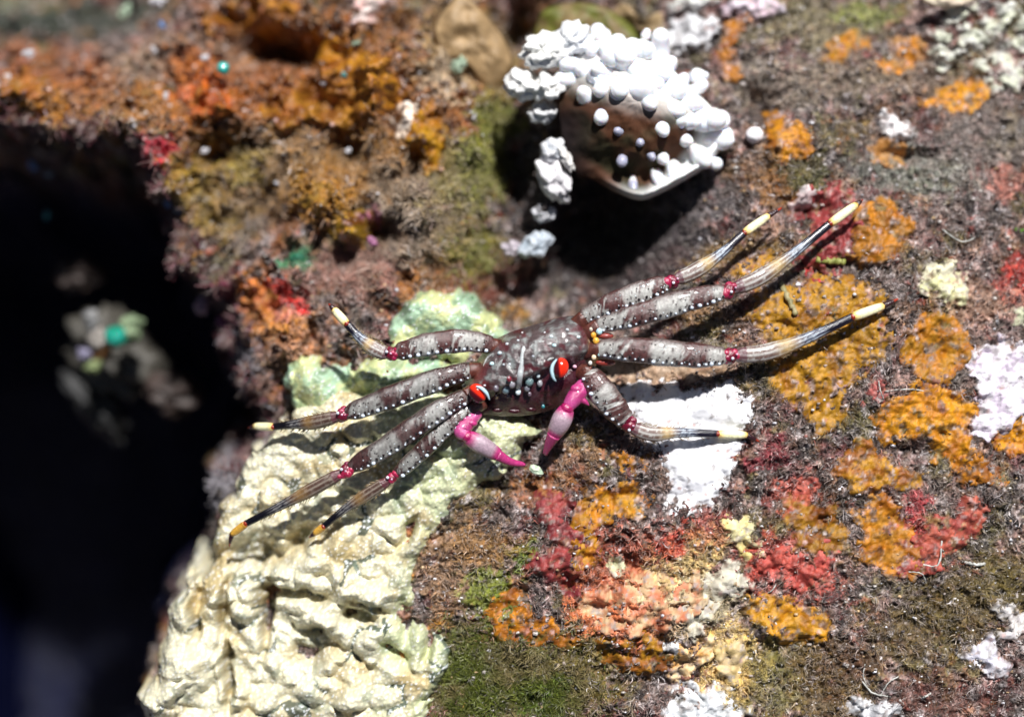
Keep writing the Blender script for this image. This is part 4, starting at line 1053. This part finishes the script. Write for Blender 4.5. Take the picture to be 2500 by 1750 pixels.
# other small solids
chunk("white_bead", "white round bead just right of the white anemone", "bead", None, 1842, 330, -.9, 22, (.88,.84,.86), (.9,.88,.9), 607, (1, .95, .9), .05)
chunk("pebble", "pale mint oval pebble beside the left claw's tip", "pebble", None, 1309, 1148, .30, 14, (.40,.52,.38), (.60,.68,.52), 601, (1.35, .75, .6), .2, rot=-.5)
chunk("teal_bead", "small teal bead on the blurred upper left ledge", "bead", None, 545, 168, -2.2, 16, (.02,.30,.26), (.05,.5,.45), 603, (1, 1, 1), .08, M_eye)
chunk("teal_bead", "large glossy green bead in the dim cluster on the far left", "bead", None, 282, 822, -4.3, 30, (.01,.22,.14), (.03,.35,.28), 605, (1, 1, 1), .06, M_eye)
DIM = [("faint brown rock lump between the dim cluster and the reef wall", 420,960,-6.2,70,(.10,.07,.06)),("faint grey rock below the dim cluster", 230,985,-7.4,80,(.07,.07,.07)),("blurred pale lump upper left of the large green bead", 222,780,-4.8,26,(.5,.5,.5)),("blurred pale column left of the large green bead", 236,826,-4.9,30,(.55,.5,.45)),("blurred lilac lump at the lower left of the dim cluster", 205,865,-4.8,20,(.45,.42,.6)),
       ("blurred yellow green lump at the bottom of the dim cluster", 228,893,-5.0,22,(.45,.55,.25)),("blurred pale green lump right of the large green bead", 316,805,-4.8,40,(.45,.6,.35)),("blurred brown lump under the large green bead", 250,858,-5.1,30,(.22,.10,.03)),
       ("blurred dark rock carrying the dim cluster", 280,860,-7.0,125,(.13,.12,.10)),("dim tan lump above the large green bead", 190,670,-7.0,60,(.10,.07,.06)),("dim maroon lump lower right of the large green bead", 350,905,-6.9,45,(.09,.025,.03)),
       ("pink lump with a pale tip on the dark purple wall", 492,748,-3.6,22,(.72,.48,.62)),("magenta stub right of the pink lump on the dark purple wall", 545,790,-3.6,20,(.45,.14,.28)),("dim purple lump below the pink ones", 600,820,-3.9,40,(.10,.025,.06))]
for i, (lab, a, b, z, r, c) in enumerate(DIM):
    chunk("blurred_lump", lab, "lump", "dim blurred lumps in the dark water on the left", a, b, z, r, np.array(c)*.36, np.array(c)*.55, 610+i*2.1, (1, .75, .8) if i != 1 else (.6, 1.5, .8), .4, rot=i*.7)  # colours scaled down, the dimness of the dark water painted in
FL = [(70,130,-2.9,17,"bright white fleck at the far left of the ledge"),(15,195,-3.0,16,"pale cream fleck on the left edge"),(375,122,-3.0,10,"white fleck at the ledge's dark top rim"),(500,142,-2.6,13,"white lilac fleck just left of the teal bead"),
      (405,235,-2.5,11,"white pink fleck right of the ledge's middle left"),(325,305,-2.6,10,"white fleck near the ledge's lower rim"),(500,368,-2.4,12,"white fleck above the dark gap's upper right"),(790,200,-2.0,10,"white bead on the broad orange lump"),
      (842,185,-2.0,12,"pale teal fleck on the orange arm"),(870,105,-2.0,12,"pale green fleck above the orange arm"),(700,365,-2.1,10,"white fleck in the middle of the tan rubble, left one"),(740,380,-2.1,9,"white fleck in the middle of the tan rubble, right one"),
      (850,368,-2.0,10,"white fleck by the dark purple gap"),(1155,282,-1.8,14,"white fleck between the orange blade and the green growth"),(675,448,-2.1,8,"small white fleck above the amber lump"),(965,520,-1.5,8,"white fleck on the tan fuzz"),
      (410,498,-2.6,12,"bluish fleck on the dark gap's rim"),(435,515,-2.6,12,"grey fleck on the dark gap's rim"),(1120,160,-2.2,26,"pale green blurred lump below the tan leaf"),(395,62,-3.4,12,"blue fleck near the top left dark gap"),(385,5,-3.4,24,"pale blurred lump on the top edge at the left"),
      (305,30,-5,22,"pale green blurred spot in the dim top left corner"),(80,405,-4.5,16,"bluish speck in the dark gap at the far left"),(120,425,-4.5,14,"grey speck beside the bluish speck at the far left"),(115,525,-5,14,"dim teal speck in the dark water"),
      (910,590,-1.5,16,"pink lilac stub on the fuzz above the short pale tipped leg"),(726,630,-1.8,18,"dark teal scrap above the orange knob")]
for i, (a, b, z, r, lab) in enumerate(FL):
    c = (.82,.80,.84)
    if lab.startswith(('pale teal', 'dim teal')): c = (.10,.42,.42)
    if 'dark teal' in lab: c = (.02,.20,.11)
    if 'blue' in lab or 'bluish' in lab: c = (.25,.38,.7)
    if 'green' in lab and 'pale green' in lab: c = (.45,.58,.42)
    if 'lilac stub' in lab: c = (.5,.2,.36)
    if 'grey' in lab: c = (.4,.42,.46)
    z2 = max(z, float(surf(*P(a, b, z)[:2])[0])+.05) if z > -4.4 else z
    chunk("shell_fleck", lab, "fleck", "flecks of shell on the blurred upper left reef", a, b, z2-.04, r*.72, np.array(c)*.45, np.array(c)*.8, 650+i*1.7, (1.2, .75, .6), .5, M_white, rot=i*1.1)

# stalk pieces and twigs
def stalk(name, label, cat, keys, r, col, col2):
    s = Soup(); K = cspline(keys, 20)
    r = r*.72*(1+.22*np.sin(np.arange(20)*1.9)+.12*np.sin(np.arange(20)*3.7)); K = K + .25*r.mean()*np.stack([np.sin(np.arange(20)*1.3), np.cos(np.arange(20)*1.7), 0*np.arange(20)], 1)
    tube(s, K, r, r*.9, lambda tt, th: np.tile(mix(np.array(col), np.array(col2), .5+.5*math.sin(tt*17)), (len(th), 1)), 12)
    o = s.build(name, M_leaf)
    return tag(o, label, cat)
def gz(px, py, h=.1):
    x, y, z = W(px, py); z = float(surf(x, y, False)[0])+h
    return P(px, py, z)
stalk("algae_stalk", "short cut olive green stalk lying on the reef at the right", "stalk", [gz(1993,634,.25), gz(2030,638,.28), gz(2065,640,.28)], .10, (.22,.24,.05), (.34,.35,.10))
stalk("algae_stalk", "thin pale green stem crossing the largest ochre sponge", "stalk", [gz(1905,690,.15), gz(1925,730,.28), gz(1945,770,.28)], .09, (.25,.22,.10), (.35,.3,.16))
stalk("green_scrap", "bright green speck at the right edge near the red spot", "scrap", [gz(2478,560,.1), gz(2490,563,.15), gz(2500,560,.12)], .07, (.10,.30,.02), (.2,.42,.04))
TW = [([(2100,1655),(2130,1690),(2175,1700)],.028,"white curved twig near the lower right, longest of the sprig"),([(2120,1680),(2108,1650),(2112,1620)],.018,"white hair rising from the left of the sprig"),([(2150,1696),(2170,1665),(2195,1650)],.018,"white hair rising from the right of the sprig"),
      ([(2250,1705),(2262,1698),(2275,1690)],.03,"short mint sliver right of the white sprig"),([(2215,1395),(2250,1400),(2262,1425)],.02,"pale hooked thread below the wrapping orange sponge"),([(2300,1310),(2290,1378),(2240,1375)],.03,"pale worm tube under the coral red crust"),
      ([(2355,1372),(2385,1378),(2405,1376)],.05,"grey tube shell right of the coral red crust"),([(2145,930),(2150,955),(2158,975)],.02,"fine pale thread above the bright ragged sponge"),([(2160,955),(2220,950),(2260,955)],.02,"long pale thread along the top of the bright ragged sponge"),
      ([(2300,560),(2350,590),(2400,570)],.02,"curved yellowish thread on the right reef"),([(1870,1450),(1885,1440),(1895,1425)],.02,"tiny thread above the kidney shaped sponge")]
for ks, r, lab in TW:
    stalk("pale_thread", lab, "thread", [gz(a, b, .16+.12*(i == 1)) for i, (a, b) in enumerate(ks)], r, (.38,.38,.35), (.6,.6,.56))["group"] = "pale threads and tubes on the reef"

# blurred leaves at the top, standing in the gap behind the ledge
def leaf(label, outline, z, thick, c1, c2, seed, tilt=(0, 0)):
    ol_ = ipoly(outline, 6); c0 = ol_.mean(0); nr_ = 16; V = []; C = []
    for sgn in (1, -1):
        for j in range(nr_):
            r_ = j/(nr_-1) if sgn == 1 else 1-j/(nr_-1)
            q = c0 + (ol_-c0)*r_
            zz = z + tilt[0]*(q[:, 0]-c0[0])/100 + tilt[1]*(c0[1]-q[:, 1])/100 + sgn*thick*math.sqrt(max(0, 1-r_*r_)) + .18*fbm(q[:, 0]/70, q[:, 1]/70, 3, seed)
            n = fbm(q[:, 0]/50, q[:, 1]/50, 4, seed+3)
            V.append(np.array([P(a, b, c) for (a, b), c in zip(q, zz)])); C.append(mix(np.array(c1), np.array(c2), sstep(-.3, .4, n)[:, None]))
    V = np.concatenate(V); C = np.concatenate(C); n_ = len(ol_); F = []
    for j in range(len(V)//n_-1):
        for k in range(n_):
            a = j*n_+k; b = j*n_+(k+1) % n_
            F.append((a, a+n_, b+n_, b))
    s = Soup(); s.add(V, F, C)
    return tag(s.build("algae_leaf", M_leaf), label, "leaf", "blurred algae leaves along the top edge")
leaf("tan blurred leaf left of the dark gap at the top", [(1060,60),(1120,-10),(1180,30),(1240,110),(1250,170),(1210,230),(1140,160),(1080,130)], -2.7, .3, (.30,.20,.10), (.36,.24,.12), 700, (-.2, .2))
leaf("green and brown leaf behind the anemone's top", [(1300,100),(1320,30),(1400,5),(1480,20),(1540,60),(1560,110),(1480,120),(1380,110),(1320,140)], -3.0, .3, (.17,.12,.05), (.12,.13,.02), 710, (.1, .1))
leaf("brown narrow leaf right of the anemone's top", [(1500,30),(1540,70),(1600,95),(1640,80),(1610,30),(1560,60),(1530,10)], -3.0, .25, (.26,.18,.09), (.3,.22,.12), 720, (.1, .2))
leaf("olive tan broad leaf at the top right of centre", [(1880,10),(2000,-30),(2120,-40),(2210,0),(2190,50),(2070,80),(1980,90),(1910,70)], -3.0, .12, (.25,.215,.12), (.20,.21,.06), 730, (0, .2))
leaf("cream shell rim cut by the top edge at the right", [(2250,0),(2300,-15),(2380,-10),(2360,12),(2300,20)], -1.6, .15, (.6,.5,.38), (.7,.6,.45), 740, (0, 0))

# ------------------------------------------------------------------ turf, tufts and grains (uncountable)
def crust_mask(x, y):
    m = np.zeros(x.shape, bool)
    for E, wp_, sd_ in CRUSTS:
        x0 = min(e[0]-max(e[2], e[3]) for e in E)-.3; x1 = max(e[0]+max(e[2], e[3]) for e in E)+.3
        y0 = min(e[1]-max(e[2], e[3]) for e in E)-.3; y1 = max(e[1]+max(e[2], e[3]) for e in E)+.3
        b = (x > x0) & (x < x1) & (y > y0) & (y < y1)
        if b.any():
            m[b] |= ell_field(x[b], y[b], E, wp_, sd_) > .10
    for pl in CORALS:
        m |= poly_sd(x, y, pl) > .02
    return m

def ribbons(name, label, n, region, dens, length, width, colf, seed, lift=0.0, curl=1.0, mask=True):
    r = np.random.RandomState(seed)
    x = r.uniform(region[0], region[1], n); y = r.uniform(region[2], region[3], n)
    k = r.rand(n) < dens(x, y)
    x, y = x[k], y[k]
    if mask:
        m = ~crust_mask(x, y); m |= r.rand(len(x)) < .03; x, y = x[m], y[m]
    sdv = poly_sd(x, y, _v); m = sdv < .35; x, y = x[m], y[m]
    n = len(x); z = terrain(x, y)
    L = length*(.5+r.rand(n)); a = r.rand(n)*2*np.pi; el = r.uniform(.15, 1.2, n)
    # clumps lean together
    a = a*.55 + 3.5*fbm(x*1.5, y*1.5, 2, seed)*1.0
    dx, dy, dz = np.cos(a)*np.cos(el), np.sin(a)*np.cos(el), np.sin(el)
    b2 = a + curl*r.uniform(-1.6, 1.6, n)
    p0 = np.stack([x, y, z-.02+lift], 1)
    p1 = p0 + np.stack([dx, dy, dz], 1)*(L*.5)[:, None]
    p2 = p1 + np.stack([np.cos(b2)*.8, np.sin(b2)*.8, r.uniform(-.3, .7, n)], 1)*(L*.5)[:, None]
    w = width*(.5+r.rand(n))
    sx_, sy_ = -np.sin(a), np.cos(a)
    S = np.stack([sx_, sy_, r.uniform(-.5, .5, n)], 1)*w[:, None]*.5
    Vv = np.stack([p0-S, p0+S, p1+S*.8, p1-S*.8, p2+S*.3, p2-S*.3], 1).reshape(-1, 3)
    i = np.arange(n)*6
    F = np.concatenate([np.stack([i, i+1, i+2, i+3], 1), np.stack([i+3, i+2, i+4, i+5], 1)])
    c = colf(x, y, r)
    C = np.repeat(c, 6, 0)
    o = link_mesh(name, Vv, F, M_turf, None, C)
    tag(o, label, None, None, "stuff")

def turf_col(x, y, r):
    c = terrain_color(x, y, None)
    g = mix(c, np.array((.34, .30, .28)), (r.rand(len(x))**2*.65)[:, None])
    return g*(.7+.9*r.rand(len(x)))[:, None]
ribbons("algae_turf", "fine grey brown turf of algae covering the reef rock", 330000, (-12.5, 13.3, -9.3, 9.6), lambda x, y: sstep(-.75, .35, fbm(x*.9, y*.9, 4, 801)+.35*(x > -1))*1.0, .18, .018, turf_col, 11)
def tuft_col(x, y, r):
    return mix(mix(np.array((.045, .06, .01)), np.array((.13, .15, .02)), r.rand(len(x), 1)), np.array((.20, .15, .07)), (sstep(-.3, .5, fbm(x*1.1, y*1.1, 3, 61))*.8)[:, None])
def blobd(bl):
    B = [(*W(a, b)[:2], r/100) for a, b, r in bl]
    def f(x, y):
        d = np.zeros(x.shape)
        for cx, cy, r in B: d = np.maximum(d, np.exp(-((x-cx)**2+(y-cy)**2)/(r*r)))
        return d
    return f
ribbons("green_algae", "dark green algae tufts at the bottom beside the cream coral", 90000, (-3.5, 3.5, -9.4, -5), blobd([(1180,1650,90),(1290,1650,80),(1120,1720,60),(1380,1700,60)]), .22, .022, tuft_col, 12)
ribbons("yellow_green_algae", "yellow green algae fuzz in the middle left of the anemone", 60000, (-3.5, 1.0, 1.2, 7.5), blobd([(1185,390,42),(1150,625,50),(1210,290,30),(1180,440,35)]), .22, .026,
        lambda x, y, r: mix(np.array((.20, .17, .08)), np.array((.24, .25, .05)), r.rand(len(x), 1)), 13)
ribbons("tan_algae", "tan grey algae fuzz left of the dark hollow and over the upper left rubble", 80000, (-8.5, 0.5, 1.0, 6.5), blobd([(1080,440,80),(1000,540,100),(1060,600,90),(870,650,90),(700,430,90),(620,520,70),(930,380,60),(800,420,70)]), .26, .024,
        lambda x, y, r: mix(terrain_color(x, y, None)*1.1, np.array((.46, .38, .31)), r.rand(len(x), 1)**2*.7), 14)

def grains(name, label, n, seed, rmin, rmax, cols, region=(-12.5, 13, -9, 9.4), dens=None, onz=None):
    r = np.random.RandomState(seed)
    x = r.uniform(region[0], region[1], n); y = r.uniform(region[2], region[3], n)
    if dens is not None:
        k = r.rand(n) < dens(x, y); x, y = x[k], y[k]
    k = (poly_sd(x, y, _v) < .3)
    for pl in CORALS: k &= poly_sd(x, y, pl) < 0
    x, y = x[k], y[k]; k = np.hypot((x-2.3)/2.2, (y-3.0)/1.6) > 1; x, y = x[k], y[k]; n = len(x)
    z = terrain(x, y)+.02
    R = rmin + (rmax-rmin)*r.rand(n)**3
    V0, F0 = SVs, SFs
    jit = 1+.35*r.uniform(-1, 1, (n, len(V0), 1))
    Vv = (V0[None]*jit*R[:, None, None]*np.stack([1+.5*r.rand(n), .7+.4*r.rand(n), .8+.2*r.rand(n)], 1)[:, None, :]) + np.stack([x, y, z], 1)[:, None, :]
    F = (F0[None] + (np.arange(n)*len(V0))[:, None, None]).reshape(-1, 4)
    c = np.array(cols)[r.randint(0, len(cols), n)]*(.7+.5*r.rand(n, 1))
    o = link_mesh(name, Vv.reshape(-1, 3), F, M_grain, None, np.repeat(c, len(V0), 0))
    tag(o, label, None, None, "stuff")
grains("sand_grains", "tiny pale and dark sand grains caught in the turf", 10000, 21, .008, .05, [(.6,.56,.53),(.55,.5,.46),(.35,.3,.27),(.25,.2,.18),(.4,.33,.3),(.75,.75,.8),(.12,.1,.1),(.5,.35,.2)])

ribbons("grey_filaments", "grey fuzzy filaments fringing the cream coral on its dark side", 30000, (-9.8, -5.0, -7.0, 1.0), blobd([(515,1130,45),(540,1200,60),(500,1230,40),(640,1040,40),(380,1450,40),(350,1500,40),(560,900,60)]), .34, .03,
        lambda x, y, r: mix(np.array((.10, .09, .11)), np.array((.34, .32, .34)), r.rand(len(x), 1)), 17, mask=False)

ribbons("rim_filaments", "brown and maroon fuzz hanging over the rim of the dark drop", 60000, (-14, -4.5, -3.0, 7.0), lambda x, y: np.exp(-(poly_sd(x, y, _v)/.35)**2), .34, .032,
        lambda x, y, r: mix(mix(np.array((.10, .05, .04)), np.array((.14, .03, .05)), r.rand(len(x), 1)), np.array((.36, .30, .27)), (r.rand(len(x), 1)**3)), 18, mask=False)
